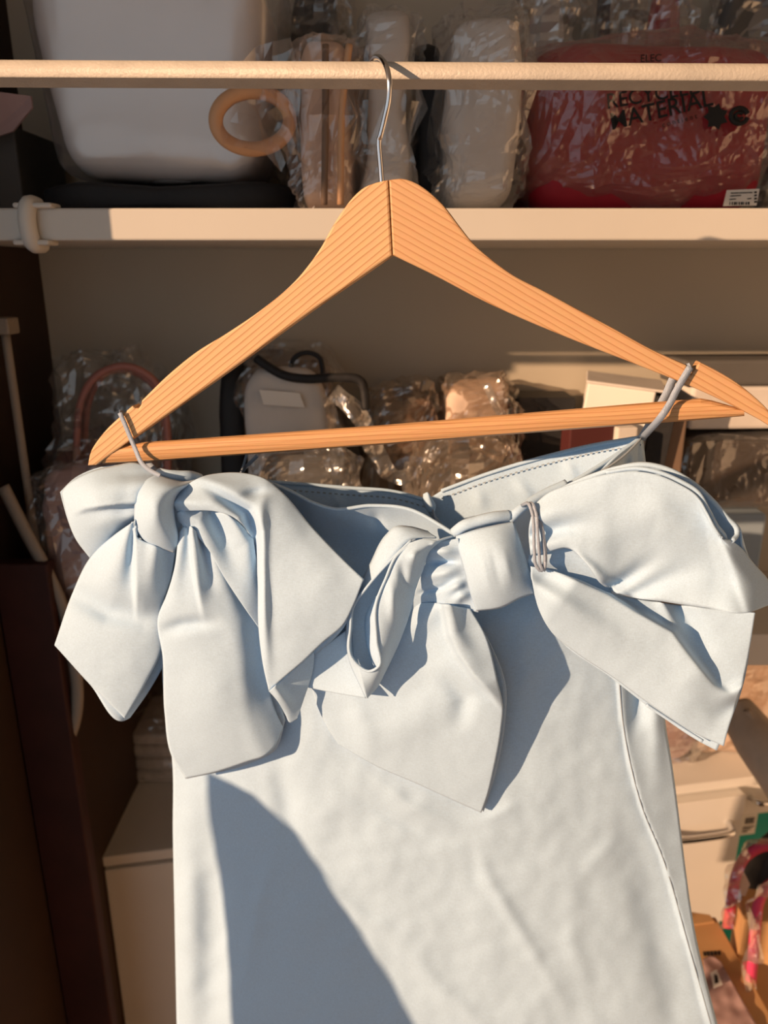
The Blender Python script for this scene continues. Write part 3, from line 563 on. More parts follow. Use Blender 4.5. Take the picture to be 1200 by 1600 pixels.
patch('bow_tail', [(486, 1072, 16), (520, 1020, 15), (570, 975, 16), (630, 945, 20), (680, 942, 28), (735, 952, 32)], [(735, 952, 32), (757, 990, 32), (778, 1066, 31), (786, 1105, 28), (783, 1140, 25), (772, 1200, 19), (760, 1248, 13), (752, 1270, 10)],
      [(528, 1162, 14), (580, 1193, 15), (652, 1225, 15), (700, 1247, 13), (752, 1270, 11)], [(486, 1072, 16), (495, 1101, 14), (514, 1141, 13), (528, 1162, 14)], M_DRESS, k2,
      [('f', [(786, 1112), (765, 1085), (739, 1059), (715, 1025), (700, 993), (692, 950)], 15, 2.6, 60, (0.3, 0.0)), ('r', [(540, 1180), (640, 1130), (730, 1070)], 3, 34), ('k', [(705, 940), (712, 990), (760, 1075)], 5, 9), ('r', [(690, 1040), (725, 1090), (720, 1150)], -4, 16), ('k', [(690, 945), (620, 1000), (560, 1050)], 4, 16), ('r', [(545, 1060), (565, 1130), (590, 1200)], 3, 18)], bulge=5, sp=3, wr=0.4, seed=17)
patch('bow_tail_back', [(500, 1080, 12), (600, 980, 12), (735, 955, 18)], [(735, 955, 18), (765, 1005, 21), (791, 1080, 23), (790, 1122, 20), (778, 1195, 14), (756, 1268, 7)], [(530, 1160, 11), (650, 1222, 11), (756, 1268, 9)], [(500, 1080, 12), (530, 1160, 11)], M_DRESS, k2, sp=5, wr=0.1)

# ---- ribbons of the dress
ribbon('hanger_loop', [(187, 645, 21), (194, 660, 21), (203, 682, 21), (212, 703, 22), (221, 723, 26), (236, 736, 36), (250, 743, 44)], 6.5, M_RIB, dress)
ribbon('hanger_loop', [(187, 645, 21), (190, 644, 12), (193, 646, 4), (215, 690, -2), (236, 728, 10), (252, 742, 26)], 8, M_RIB, dress)
ribbon('hanger_loop', [(1079, 573, 21), (1068, 591, 21, ), (1056, 612, 21), (1046, 632, 22), (1030, 655, 22), (1014, 673, 6), (1003, 685, -18)], 11, M_RIB, dress)
ribbon('hanger_loop', [(1079, 573, 21), (1074, 575, 8), (1062, 580, 2), (1040, 618, -2), (1020, 655, -8), (1002, 686, -22)], 13, M_RIB, dress)
ribbon('hanger_loop', [(402, 712, -6), (392, 722, -14), (382, 732, -26), (374, 745, -40)], 6, M_RIB, dress)
ribbon('hanger_loop', [(388, 700, -6), (382, 722, -14), (376, 742, -36)], 4, M_RIB, dress)
for k, dx in enumerate((0, 6)):
    ribbon('ribbon_loop', [(815+dx, 790, 30), (824+dx, 786, 42), (831+dx, 800, 48), (834+dx, 830, 51), (835+dx*1.2, 860, 52), (839+dx, 886-2*k, 52), (845+dx*0.7, 892, 52), (850+dx*0.3, 882, 51), (849+dx*0.3, 850, 50), (842+dx*0.4, 815, 48), (832+dx*0.5, 795, 46)], 5, M_RIB, dress, 50, thick=0.9)

# ------------------------------------------------------------------ things on the upper shelf
def wrapped(name, label, cat, rect, Y, dep, m, z0, filmm=None, grow=0.012, group=None, part='bag_body', ex=0.4, amp=0.006, seed=1, taper=0.0, film_amp=0.012, lean=(0, 0), ffreq=16, frect=None):
    lo, hi = pxbox(*rect, Y, dep, z0)
    t = empty(name, ((lo.x+hi.x)/2, (lo.y+hi.y)/2, lo.z), label, cat, group)
    superblob(part, lo, hi, m, t, ex, amp, 10, seed, 40, 26, taper=taper, lean=lean)
    if filmm:
        if frect: lo, hi = pxbox(*frect, Y-0.01, dep+0.02, z0)
        g = grow
        superblob('plastic_wrap', lo-Vector((g, g, 0)), hi+Vector((g, g*0.3, g)), filmm, t, 0.5, film_amp, ffreq, seed+3, 64, 44, True, taper, lean, smooth=False)
    return t

lo, hi = pxbox(40, 455, 268, 330, 0.775, 0.30, ZS)
tag(superblob('black_pouch', lo, Vector((hi.x, hi.y, ZS+0.028)), M_BLACK, None, 0.35, 0.003, 14, 4), 'flat black pouch lying under the big frosted white bag', 'pouch')
lo, hi = pxbox(62, 408, -60, 321, 0.785, 0.125, ZS+0.0285)
lo.z = ZS+0.029
wb = empty('storage_bag', ((lo.x+hi.x)/2, 0.9, lo.z), 'large frosted white storage bag on a black pouch, left end of upper shelf', 'bag')
superblob('bag_body', lo, hi, M_CLOUD, wb, 0.28, 0.008, 7, 12, 48, 30, taper=0.085, exz=0.35)
superblob('plastic_wrap', lo-Vector((0.008, 0.008, 0)), hi+Vector((0.012, 0, 0.02)), M_FILMS, wb, 0.3, 0.007, 6, 5, 60, 40, True, 0.12)
# carton flap at the far left
lo, hi = pxbox(-60, 24, 150, 320, 0.80, 0.10, ZS)
ct = empty('carton', (lo.x, 0.85, ZS), 'pale brown open carton at the extreme left of the upper shelf', 'box')
box('carton_body', (lo.x, 0.83, ZS), (hi.x-0.012, 0.95, hi.z-0.02), M_DGREY, ct, 0.002)
bm = bmesh.new(); q = [at(-30, 140, 0.79), at(48, 150, 0.79), at(50, 168, 0.79), at(20, 205, 0.80), at(-30, 222, 0.81)]
vv = [bm.verts.new(p) for p in q]+[bm.verts.new(p+Vector((0, 0.003, 0))) for p in q]; bm.faces.new(vv[:5]); bm.faces.new(vv[5:][::-1])
for i in range(5): bm.faces.new((vv[i], vv[5+i], vv[5+(i+1) % 5], vv[(i+1) % 5]))
from_bm('flap', bm, M_ROSE, ct)

# beige bag with the round handle
bb = wrapped('handbag', 'pinkish beige handbag with round tan handle, wrapped in clear plastic', 'bag', (462, 548, 45, 332), 0.745, 0.16, M_BEIGEL, ZS, M_FILMB, 0.008, seed=21, amp=0.007)
rc = [at(395+math.cos(a)*58, 188+math.sin(a)*45, 0.735+0.012*math.cos(a)) for a in np.linspace(0, 2*math.pi, 17)[:-1]]
tube('round_handle', rc, 0.0062, M_TAN, bb, 10, 60, True)
V = [at(x, y, 0.728+0.01*math.sin(i*1.7)) for i, (x, y) in enumerate([(340, 150), (400, 75), (455, 60), (470, 130), (470, 215), (440, 270), (415, 240), (350, 225), (400, 165)])]
bm = bmesh.new(); vs = [bm.verts.new(p) for p in V]
for i in range(8): bm.faces.new((vs[8], vs[i], vs[(i+1) % 8]))
bmesh.ops.subdivide_edges(bm, edges=bm.edges[:], cuts=3, use_grid_fill=True)
for v in bm.verts: v.co.y += noise.noise(v.co*60)*0.008-0.004
from_bm('plastic_flap', bm, M_FILMB, bb)
for i, (x0, x1) in enumerate([(505, 512), (528, 540)]):
    tube('bag_strap', [at((x0+x1)/2+14*math.sin(i), 70, 0.742), at((x0+x1)/2, 180, 0.738), at((x0+x1)/2-2, 320, 0.738)], 0.003, M_TAN if i else M_BROWN, bb, 8, 20)

wrapped('handbag', 'silvery beige handbag in crumpled plastic directly behind the hanger hook', 'bag', (566, 640, 0, 328), 0.76, 0.17, M_GREY, ZS, M_FILM, 0.010, seed=31, amp=0.010)
gb = wrapped('tote_bag', 'light grey tote bag in crumpled plastic, beside the red bag on upper shelf', 'bag', (700, 818, 10, 323), 0.745, 0.18, M_GREY, ZS, M_FILM, 0.010, seed=41, amp=0.008)
lo, hi = pxbox(648, 690, 60, 322, 0.80, 0.12, ZS)
tag(superblob('black_bag', lo, hi, M_BLACK, None, 0.4, 0.006, 14, 6), 'narrow black bag squeezed between the silvery beige and light grey bags', 'bag')

# red bag with printed wrap
rb = wrapped('paper_bag', 'crimson bag inside printed plastic wrap with recycled material lettering, upper shelf', 'bag', (828, 1215, 60, 322), 0.79, 0.14, M_RED, ZS, M_FILMR, 0.013, seed=51, amp=0.005, ex=0.3, film_amp=0.009, ffreq=9)
def text(name, s, px, py, Y, hpx, rot, m, parent, shear=0.0):
    cu = bpy.data.curves.new(name, 'FONT'); cu.body = s; cu.size = 1.0; cu.shear = shear; cu.extrude = 0.01
    cu.offset = 0.012
    to = bpy.data.objects.new(name, cu); col.objects.link(to)
    dg = bpy.context.evaluated_depsgraph_get(); me = bpy.data.meshes.new_from_object(to.evaluated_get(dg)); bpy.data.objects.remove(to)
    sc_ = (at(px, py, Y)-at(px, py+hpx, Y)).length/0.7
    M = Matrix.Translation(at(px, py, Y)) @ Matrix.Rotation(math.radians(90)-PITCH*0.4, 4, 'X') @ Matrix.Rotation(math.radians(rot), 4, 'Z') @ Matrix.Diagonal((sc_, sc_, sc_*0.1, 1))
    me.transform(M); return link(name, me, m, parent, False)
text('lettering', 'RECYCLED', 948, 170, 0.772, 24, 9, M_INK, rb)
text('lettering', 'MATERIAL', 955, 203, 0.772, 27, 13, M_INK, rb)
text('lettering', 'ELEC', 1000, 97, 0.772, 12, 2, M_INK, rb)
text('lettering', 'c o n t i e n t', 1035, 199, 0.772, 8, 14, M_INK, rb)
def ring_px(name, cx, cy, rx, ry, Y, r, m, parent, gap=0):
    return tube(name, [at(cx+math.cos(a)*rx, cy+math.sin(a)*ry, Y) for a in np.linspace(gap, 2*math.pi-gap, 14)], r, m, parent, 6, 40)
bm = bmesh.new()
vs = [bm.verts.new(at(1119+math.cos(a)*(20 if i % 2 else 13), 182+math.sin(a)*(21 if i % 2 else 15), 0.772)) for i, a in enumerate(np.linspace(0, 2*math.pi, 15)[:-1])]
f = bm.faces.new(vs); ex = bmesh.ops.extrude_face_region(bm, geom=[f]); [setattr(v.co, 'y', v.co.y+0.001) for v in ex['geom'] if isinstance(v, bmesh.types.BMVert)]
from_bm('printed_emblem', bm, M_INK, rb)
ring_px('printed_emblem', 1155, 181, 13, 12, 0.772, 0.0022, M_INK, rb, 0.25); ring_px('printed_emblem', 1155, 181, 6, 5, 0.772, 0.0016, M_INK, rb, 0.5)
def card(name, quad, Y, m, parent, th=0.0008):
    bm = bmesh.new(); q = [at(x, y, Y) for x, y in quad]; a = [bm.verts.new(p) for p in q]; b = [bm.verts.new(p+Vector((0, th, 0))) for p in q]
    bm.faces.new(a); bm.faces.new(b[::-1])
    for i in range(4): bm.faces.new((a[i], b[i], b[(i+1) % 4], a[(i+1) % 4]))
    return from_bm(name, bm, m, parent)
lb = card('price_label', [(1136, 297), (1187, 295), (1182, 321), (1130, 322)], 0.765, M_PAPER, rb)
for i, (x0, x1, y) in enumerate([(1142, 1176, 301), (1141, 1158, 305.5), (1140, 1150, 311), (1168, 1174, 310)]):
    card('printed_line', [(x0, y), (x1, y-1), (x1, y+0.6), (x0, y+1.6)], 0.7645, M_INK, lb, 0.0003)
for i in range(9):
    x = 1140+i*3.6; card('barcode_bar', [(x, 315.5), (x+1.2+(i % 3)*0.6, 315.3), (x+1+(i % 3)*0.6, 320), (x-0.3, 320.2)], 0.7645, M_INK, lb, 0.0003)
for i in range(4):
    y = 299+i*5; card('barcode_bar', [(1179, y), (1183, y-0.2), (1182.5, y+2.6), (1178.5, y+2.8)], 0.7645, M_INK, lb, 0.0003)

# things heaped above / behind
def puff(name, label, cat, rect, Y, dep, m, z0=None, seed=0, amp=0.018, freq=18, ex=0.6, inner=None, ia=0.01):
    lo, hi = pxbox(*rect, Y, dep, z0)
    t = empty(name, ((lo.x+hi.x)/2, Y+dep/2, lo.z), label, cat)
    if inner: superblob('contents', lo+Vector((0.015, 0.015, 0)), hi-Vector((0.015, 0.015, 0.015)), inner, t, ex, ia, 14, seed, 36, 24)
    superblob('plastic_wrap', lo, hi, m, t, ex, amp, freq, seed+1, 64, 44, True, smooth=False)
    return t
ZU = at(900, 60, 0.86).z
puff('plastic_bundle', 'silvery crumpled plastic bundle between the grey tote and red bag', 'plastic', (800, 905, -50, 330), 0.94, 0.04, M_FILMC, ZS, 61, inner=M_GREY)
puff('plastic_bundle', 'dark grey bag in plastic behind the red bag, top of picture', 'bag', (905, 975, -60, 330), 0.945, 0.10, M_FILM, ZS, 62, inner=M_DGREY)
puff('plastic_bundle', 'red pouch in crumpled plastic standing behind the lettered wrap', 'bag', (985, 1085, -60, 330), 0.945, 0.10, M_FILMC, ZS, 63, inner=M_RED)
puff('plastic_bundle', 'dark plastic parcel at the top right corner behind the red bag', 'plastic', (1100, 1260, -60, 330), 0.945, 0.12, M_FILMC, ZS, 64, inner=M_DGREY)
puff('plastic_bundle', 'grey plastic parcel above the round tan handle at the back', 'plastic', (425, 560, -60, 330), 0.93, 0.12, M_FILM, ZS, 65, inner=M_DGREY)

# ------------------------------------------------------------------ middle shelf and its things
ZM = -0.395
ms = tag(box('middle_shelf', (-0.4195, 0.79, ZM-0.04), (1.2995, YA-0.0005, ZM), M_SHELF, None, 0.002), 'ivory middle shelf below, mostly hidden by the dress', 'shelf')
MS = [
 # name,label,cat,rect,Y,dep,mat,film,seed
 ('handbag', 'dark pink handbag with thin rounded handles in plastic, left of the hanger tip', 'bag', (75, 262, 705, 930), 0.87, 0.14, M_PINK, M_FILM, 71),
 ('handbag', 'grey bag with white label and black end, behind left hanger arm', 'bag', (372, 525, 560, 900), 0.87, 0.12, M_BROWN, M_FILM, 72),
 ('handbag', 'brown suede bag under crinkled plastic, behind the middle of the bar', 'bag', (572, 685, 612, 900), 0.895, 0.16, M_BROWN, M_FILMW, 73),
 ('parcel', 'tan crumpled plastic parcel left of the sunlit wall patch', 'plastic', (690, 800, 600, 900), 0.885, 0.14, M_BEIGE, M_FILMW, 74),
 ('handbag', 'small grey bag in shiny plastic low behind the bar', 'bag', (400, 555, 712, 930), 0.80, 0.04, M_DGREY, M_FILM, 75),
 ('handbag', 'taupe bag in plastic under the right half of the bar', 'bag', (655, 800, 675, 930), 0.835, 0.035, M_DGREY, M_FILMW, 76),
]
mids = {}
for (n_, l_, c_, rc_, Y_, d_, m_, f_, s_) in MS:
    mids[s_] = wrapped(n_, l_, c_, rc_, Y_, d_, m_, ZM, f_, 0.008, seed=s_, amp=0.012, film_amp=0.014)
for k, dx in enumerate((0, 12)):
    tube('bag_handle', [at(122+dx, 740, 0.865+0.02*k), at(120+dx, 690, 0.865+0.02*k), at(126+dx, 630, 0.865+0.02*k), at(150+dx*0.7, 588, 0.865+0.02*k), at(190, 572+5*k, 0.865+0.02*k), at(228-dx*0.4, 584+4*k, 0.865+0.02*k), at(252-dx*0.4, 615, 0.865+0.02*k), at(262-dx*0.3, 680, 0.865+0.02*k), at(262-dx*0.3, 740, 0.865+0.02*k)], 0.0042, M_PINK, mids[71], 10, 60)
lo, hi = pxbox(58, 268, 560, 900, 0.855, 0.16, ZM)
superblob('plastic_wrap', lo, hi, M_FILM, mids[71], 0.6, 0.016, 14, 88, 64, 44, True, smooth=False)
lo, hi = pxbox(342, 388, 575, 900, 0.865, 0.12, ZM)
superblob('bag_end', lo, hi, M_BLACK, mids[72], 0.5, 0.003, 12, 3)
lo, hi = pxbox(384, 512, 580, 900, 0.855, 0.03, ZM)
superblob('bag_front', lo, hi, M_GREY, mids[72], 0.4, 0.006, 10, 4)
card('paper_label', [(405, 609), (468, 614), (476, 637), (412, 632)], 0.846, M_PAPER, mids[72])
tube('top_handle', [at(455, 585, 0.87), at(458, 562, 0.87), at(478, 551, 0.87), at(500, 560, 0.87), at(505, 588, 0.87)], 0.0028, M_BLACK, mids[72], 8, 30)
tube('strap', [at(400, 560, 0.86), at(440, 585, 0.85), at(480, 592, 0.845), at(530, 590, 0.845), at(565, 597, 0.845), at(572, 640, 0.845)], 0.005, M_BLACK, mids[72], 8, 40)
# loose shiny plastic tails
def streamer(name, label, pts, wid, m, Y, parent=None):
    q = cr([(x, y, 0) for x, y in pts], 40); V = []
    for i in range(40):
        a = q[max(i-1, 0)]; b = q[min(i+1, 39)]; d = b[:2]-a[:2]; d /= np.linalg.norm(d)
        for j in range(5):
            o_ = (j/4-0.5)*wid; p = at(q[i][0]-d[1]*o_, q[i][1]+d[0]*o_, Y); p.y += noise.noise(p*45)*0.02; V.append(p)
    F = [(i*5+j, i*5+j+1, (i+1)*5+j+1, (i+1)*5+j) for i in range(39) for j in range(4)]
    o = link(name, mesh(name, V, F), m, parent, False)
    s = o.modifiers.new('thickness', 'SOLIDIFY'); s.thickness = 0.0006
    return o
streamer('plastic_fold', None, [(512, 620), (520, 660), (532, 710), (560, 770)], 16, M_FILMC, 0.845, mids[73])
streamer('plastic_fold', None, [(520, 612), (555, 640), (585, 700), (620, 745), (650, 735)], 26, M_FILMC, 0.84, mids[73])
streamer('plastic_fold', None, [(640, 720), (636, 760), (655, 790)], 16, M_FILMC, 0.84, mids[73])
streamer('plastic_fold', None, [(760, 600), (778, 640), (800, 660)], 12, M_FILMC, 0.86, mids[74])
streamer('plastic_fold', None, [(700, 690), (740, 690), (790, 710)], 30, M_FILMW, 0.83, mids[76])

def pbox(name, label, cat, rect, Y, dep, m, z0, rot=0.0, bev=0.002, parent=None):
    lo, hi = pxbox(*rect, Y, dep, z0); c = (lo+hi)/2
    M = Matrix.Translation(c) @ Matrix.Rotation(rot, 4, 'Z') @ Matrix.Translation(-c)
    o = box(name, lo, hi, m, parent, bev, M)
    return tag(o, label, cat) if label else o
# low black box, white box, stacked things right of the wall patch
b1 = pbox('black_box', 'flat black box behind the bar, below the sunlit wall patch', 'box', (800, 890, 622, 900), 0.91, 0.06, M_BLACK, ZM)
lo, hi = pxbox(905, 1005, 604, 900, 0.87, 0.09, ZM)
cb = empty('white_box', ((lo.x+hi.x)/2, 1.05, ZM), 'white box with grey lid standing behind the right end of the bar', 'box')
Mr = Matrix.Translation((lo+hi)/2) @ Matrix.Rotation(-0.25, 4, 'Z') @ Matrix.Rotation(0.10, 4, 'Y') @ Matrix.Translation(-(lo+hi)/2)
box('box_body', lo, hi, M_PAPER, cb, 0.002, Mr); box('box_lid', Vector((lo.x-0.002, lo.y-0.002, hi.z)), Vector((hi.x+0.012, hi.y+0.002, hi.z+0.003)), M_GREY, cb, 0.001, Mr)
box('box_inner', Vector((hi.x+0.001, lo.y-0.004, lo.z)), Vector((hi.x+0.025, lo.y+0.1, hi.z-0.004)), M_BLACK, cb, 0.001, Mr)
pbox('book', 'dusky red book upright under the bar near the white box', 'book', (880, 950, 655, 900), 0.83, 0.03, M_MAROON, ZM, 0.1)
pbox('book', 'pale grey book upright right of the dusky red book', 'book', (952, 985, 668, 900), 0.825, 0.03, M_GREY, ZM, 0.1)

# ------------------------------------------------------------------ low white cabinet
C0 = at(160, 1331, 0.95); C1 = at(1180, 1206, 1.0); ZT = C0.z
d1 = Vector(ray(1180, 1206)); C1 = d1*(ZT/d1.z)
ua = Vector((C1.x-C0.x, C1.y-C0.y, 0)).normalized(); va = Vector((-ua.y, ua.x, 0)); nrm = -va
def cab_uv(px, py):
    p = plane_hit(px, py, C0, va); return (p-C0).dot(ua), p.z
CM = Matrix(((ua.x, va.x, 0, C0.x), (ua.y, va.y, 0, C0.y), (0, 0, 1, 0), (0, 0, 0, 1)))
CWD, CDP = 1.22, 0.235
cab = empty('cabinet', (C0.x, C0.y, ZF), 'low white cabinet with chrome handles standing behind the dress', 'cabinet')
def cbx(name, u0, u1, v0, v1, z0, z1, m, bev=0.0015, parent=None):
    return box(name, (u0, v0, z0), (u1, v1, z1), m, parent or cab, bev, CM)
du, _ = cab_uv(1138, 1300); drz = cab_uv(1180, 1272)[1]; dbz = cab_uv(1100, 1421)[1]; dtz = cab_uv(1100, 1232)[1]
cbx('cabinet_top', -0.004, CWD, -0.012, CDP, ZT-0.018, ZT, M_WHITE)
cbx('side_panel', 0, 0.018, 0.002, CDP, ZF, ZT-0.018, M_WHITE); cbx('side_panel', CWD-0.02, CWD-0.002, 0.002, CDP, ZF, ZT-0.018, M_WHITE)
cbx('back_panel', 0.018, CWD-0.02, CDP-0.01, CDP, ZF, ZT-0.018, M_DGREY); cbx('divider', du-0.016, du-0.003, 0.004, CDP-0.01, ZF, ZT-0.018, M_WHITE)
cbx('top_rail', 0.018, du, 0.002, 0.02, dtz, ZT-0.018, M_WHITE)
cbx('door', 0.003, 0.30, -0.016, 0.0, ZF+0.03, ZT-0.022, M_WHITE); cbx('door', 0.303, 0.60, -0.016, 0.0, ZF+0.03, ZT-0.022, M_WHITE)
dr = cbx('door', 0.603, du, -0.030, -0.002, dbz, dtz, M_WHITE)
cbx('door', 0.603, du, -0.016, -0.002, ZF+0.03, dbz-0.004, M_WHITE)
dw = cbx('drawer', du+0.006, CWD-0.022, 0.0, 0.02, drz, ZT-0.022, M_WHITE)
def handle(parent, u0, u1, z, m, r=0.005, out=0.026, v0=-0.03):
    pts = [(u0, v0, z), (u0+0.006, v0-out*0.8, z), (u0+0.02, v0-out, z), ((u0+u1)/2, v0-out*1.05, z), (u1-0.02, v0-out, z), (u1-0.006, v0-out*0.8, z), (u1, v0, z)]
    return tube('handle', [CM @ Vector(p) for p in pts], r, m, parent, 10, 40)
u0, hz = cab_uv(1040, 1278); u1, _ = cab_uv(1122, 1268)
handle(dr, u0-0.02, u1, hz, M_CHROME, 0.0058)
u0, hz = cab_uv(1172, 1246); handle(dw, u0, u0+0.10, hz, M_CHROME, 0.005, 0.02, 0.0)
# teal box in the open compartment, standing on dark bag below
lo, hi = pxbox(1150, 1245, 1278, 1600, 0.0, 0, 0) if False else (None, None)
tu0 = du-0.004; tu1 = tu0+0.13; tz0 = cab_uv(1165, 1330)[1]
te = empty('teal_box', CM @ Vector(((tu0+tu1)/2, 0.05, ZF)), 'teal box with white barcode sticker below the chrome drawer handle', 'box')
box('box_body', (tu0+0.008, 0.03, ZF+0.001), (tu1, 0.12, drz-0.004), M_TEAL, te, 0.001, CM)
box('box_edge', (tu0+0.0065, 0.029, ZF+0.001), (tu0+0.012, 0.12, drz-0.004), M_PAPER, te, 0.0005, CM)
st = box('sticker', (tu0+0.052, 0.0285, drz-0.070), (tu0+0.082, 0.0299, drz-0.026), M_PAPER, te, 0.0, CM)
for i in range(5): box('barcode_bar', (tu0+0.058+i*0.004, 0.0278, drz-0.046), (tu0+0.0602+i*0.004, 0.0284, drz-0.032), M_INK, st, 0, CM)
for i in range(3): box('printed_line', (tu0+0.055, 0.0278, drz-0.054-i*0.005), (tu0+0.078-i*0.006, 0.0284, drz-0.0515-i*0.005), M_INK, st, 0, CM)

# things on the cabinet top, left
def cabz(px, py, Y): return at(px, py, Y)
lo, hi = pxbox(200, 330, 1148, 1290, 1.11, 0.13, ZT)
wl = empty('folded_cloth', ((lo.x+hi.x)/2, 1.05, ZT), 'off-white folded cloth bundle in plastic on the left end of the cabinet', 'cloth')
hh = hi.z-ZT
for i in range(4):
    superblob('folded_layer', Vector((lo.x+0.004*(i % 2), lo.y, ZT+hh*i/4+0.0005)), Vector((hi.x, hi.y, ZT+hh*(i+1)/4)), M_GREY, wl, 0.3, 0.002, 20, i, 36, 12)
superblob('plastic_wrap', lo-Vector((0.015, 0.012, 0)), hi+Vector((0.01, 0.01, 0.03)), M_FILM, wl, 0.5, 0.010, 16, 9, 60, 40, True, smooth=False)
lo, hi = pxbox(125, 200, 1130, 1330, 1.0, 0.10, ZT)
wrapped('pouch', 'dark maroon pouch beside the folded cloth on the cabinet', 'pouch', (165, 205, 1150, 1290), 1.12, 0.08, M_DGREY, ZT, None, seed=92)

# things on the cabinet top, right: stack reaching up behind the right bow
def stack(name, label, cat, rect, Y, dep, m, z0, filmm=None, rot=0, seed=0):
    lo, hi = pxbox(*rect, Y, dep, z0); c = (lo+hi)/2; t = empty(name, (c.x, c.y, lo.z), label, cat)
    M = Matrix.Translation(c) @ Matrix.Rotation(rot, 4, 'Z') @ Matrix.Translation(-c)
    box('box_body', lo, hi, m, t, 0.004, M)
    if filmm: superblob('plastic_wrap', lo-Vector((0.008, 0.008, 0)), hi+Vector((0.008, 0.0, 0.006)), filmm, t, 0.22, 0.006, 14, seed, 60, 36, True, smooth=False)
    return t
ZP = ZT
pb = wrapped('parcel', 'peach coloured parcel in sunlit clear plastic on the right of the cabinet', 'plastic', (1085, 1330, 1010, 1190), 1.17, 0.18, M_BEIGE, ZT, M_FILMW, 0.008, seed=95, amp=0.016, film_amp=0.016)
ZB2 = ZM
st1 = stack('gift_box', 'blue grey box on the middle shelf, peeking out right of the right bow', 'box', (1060, 1188, 803, 960), 0.875, 0.16, M_STEELBLUE, ZB2, None, 0.0)
ZB3 = at(1170, 803, 0.875).z+0.001
st2 = stack('shoe_box', 'dark brown box in shiny plastic under the right hanger tip', 'box', (1065, 1300, 690, 803), 0.895, 0.14, M_DBROWN, ZB3, M_FILM, 0.0, 7)
tpz = at(1170, 690, 0.895).z
stack('flat_box', 'flat grey box on top of the dark brown box, level with hanger tip', 'box', (1075, 1330, 604, 640), 0.91, 0.12, M_GREY, tpz+0.012, None, 0.06)
stack('flat_box', 'flat dark grey box topmost of the stack behind the right hanger notch', 'box', (1062, 1330, 562, 600), 0.91, 0.12, M_DGREY, tpz+0.012+(at(1170, 604, 0.91).z-tpz-0.012)+0.001, None, 0.06)
pbox('grey_box', 'narrow taupe box upright right of the strap corner of the dress', 'box', (1024, 1060, 650, 900), 0.86, 0.1, M_BROWN, ZM)
# brass charm
ch = at(1052, 724, 1.02)
bl = tube('brass_charm', [at(1046, 716, 0.885), at(1056, 716, 0.885), at(1060, 724, 0.885), at(1054, 732, 0.885), at(1046, 728, 0.885)], 0.0022, M_GOLD, st2, 8, 30, True)

# grey fabric roll leaning on the right
gr = empty('fabric_roll', at(1180, 1200, 0.96), 'grey brown cloth roll leaning at the right edge below the peach parcel', 'fabric')
rollpts = [at(1150, 1108, 1.02), at(1176, 1146, 0.98), at(1203, 1182, 0.94), at(1235, 1226, 0.90), at(1280, 1300, 0.84), at(1330, 1420, 0.78)]
tube('cloth', rollpts, [0.026, 0.034, 0.036, 0.036, 0.036, 0.036], M_ROLL, gr, 20, 40)
for i in range(3):
    tube('cloth_crease', [p+Vector((0.0, -0.030+0.006*i, 0.016-0.014*i)) for p in rollpts], 0.0055, M_ROLL, gr, 8, 30)
rs = puff('plastic_bundle', 'pale rose crumpled tissue on the cabinet just right of the skirt', 'plastic', (1000, 1108, 1110, 1215), 1.155, 0.05, M_FILMC, ZT, 97, 0.008, inner=M_ROSE)

# ------------------------------------------------------------------ lower right: bags and cartons on the floor
def pt(px, py, Y): return at(px, py, Y)
def hexa(name, A, dep, m, parent, bev=0.0015):
    """carton from its four front corners (3-D) pushed back by vector dep"""
    bm = bmesh.new(); a = [bm.verts.new(p) for p in A]; b = [bm.verts.new(p+dep) for p in A]
    bm.faces.new(a); bm.faces.new(b[::-1])
    for i in range(4): bm.faces.new((a[i], b[i], b[(i+1) % 4], a[(i+1) % 4]))
    bmesh.ops.recalc_face_normals(bm, faces=bm.faces)
    bmesh.ops.bevel(bm, geom=bm.edges[:], offset=bev, segments=1, affect='EDGES')
    return from_bm(name, bm, m, parent)
# cardboard carton lying with its long top edge receding
zc = at(1110, 1440, 0.90).z
def onz(px, py, z): d = Vector(ray(px, py)); return d*(z/d.z)
q = [onz(1040, 1432, zc), onz(1118, 1432, zc), onz(1215, 1605, zc), onz(1090, 1680, zc)]
cart = empty('cardboard_box', ((q[0]+q[2])/2)*1.0, 'kraft cardboard box beside the skirt hem, carrying pale pink tissue', 'box')
cart.location.z = ZF
hexa('box_body', q, Vector((0, 0, ZF-zc)), M_KRAFT, cart)
hexa('box_flap', [onz(1075, 1424, zc+0.004), onz(1109, 1429, zc+0.004), onz(1117, 1440, zc+0.004), onz(1080, 1445, zc+0.004)], Vector((0, 0, -0.003)), M_KRAFT, cart, 0.0003)
text_q = [onz(1098, 1487, zc+0.0008), onz(1127, 1485, zc+0.0008), onz(1128, 1491, zc+0.0008), onz(1100, 1494, zc+0.0008)]
for i in range(5):
    a = text_q[0].lerp(text_q[1], i/5); b = text_q[0].lerp(text_q[1], i/5+0.14); c = text_q[3].lerp(text_q[2], i/5+0.14); d = text_q[3].lerp(text_q[2], i/5)
    hexa('printed_mark', [a, b, c, d], Vector((0, 0, -0.0004)), M_INK, cart, 0.00005)
tz = zc+0.006
tis = empty('pink_tissue', onz(1130, 1560, zc), 'sheet of pale pink tissue with a small printed card on the kraft box', 'paper')
G, u, v = coons([(1098, 1498, 0), (1112, 1493, 0), (1126, 1502, 0)], [(1126, 1502, 0), (1150, 1545, 0), (1188, 1610, 0)], [(1120, 1650, 0), (1188, 1610, 0)], [(1098, 1498, 0), (1105, 1560, 0), (1120, 1650, 0)], 4)
nv_, nu_ = G.shape[:2]
V = [onz(G[i, j, 0], G[i, j, 1], tz+0.003*noise.noise((G[i, j, 0]/18, G[i, j, 1]/18, 0))) for i in range(nv_) for j in range(nu_)]
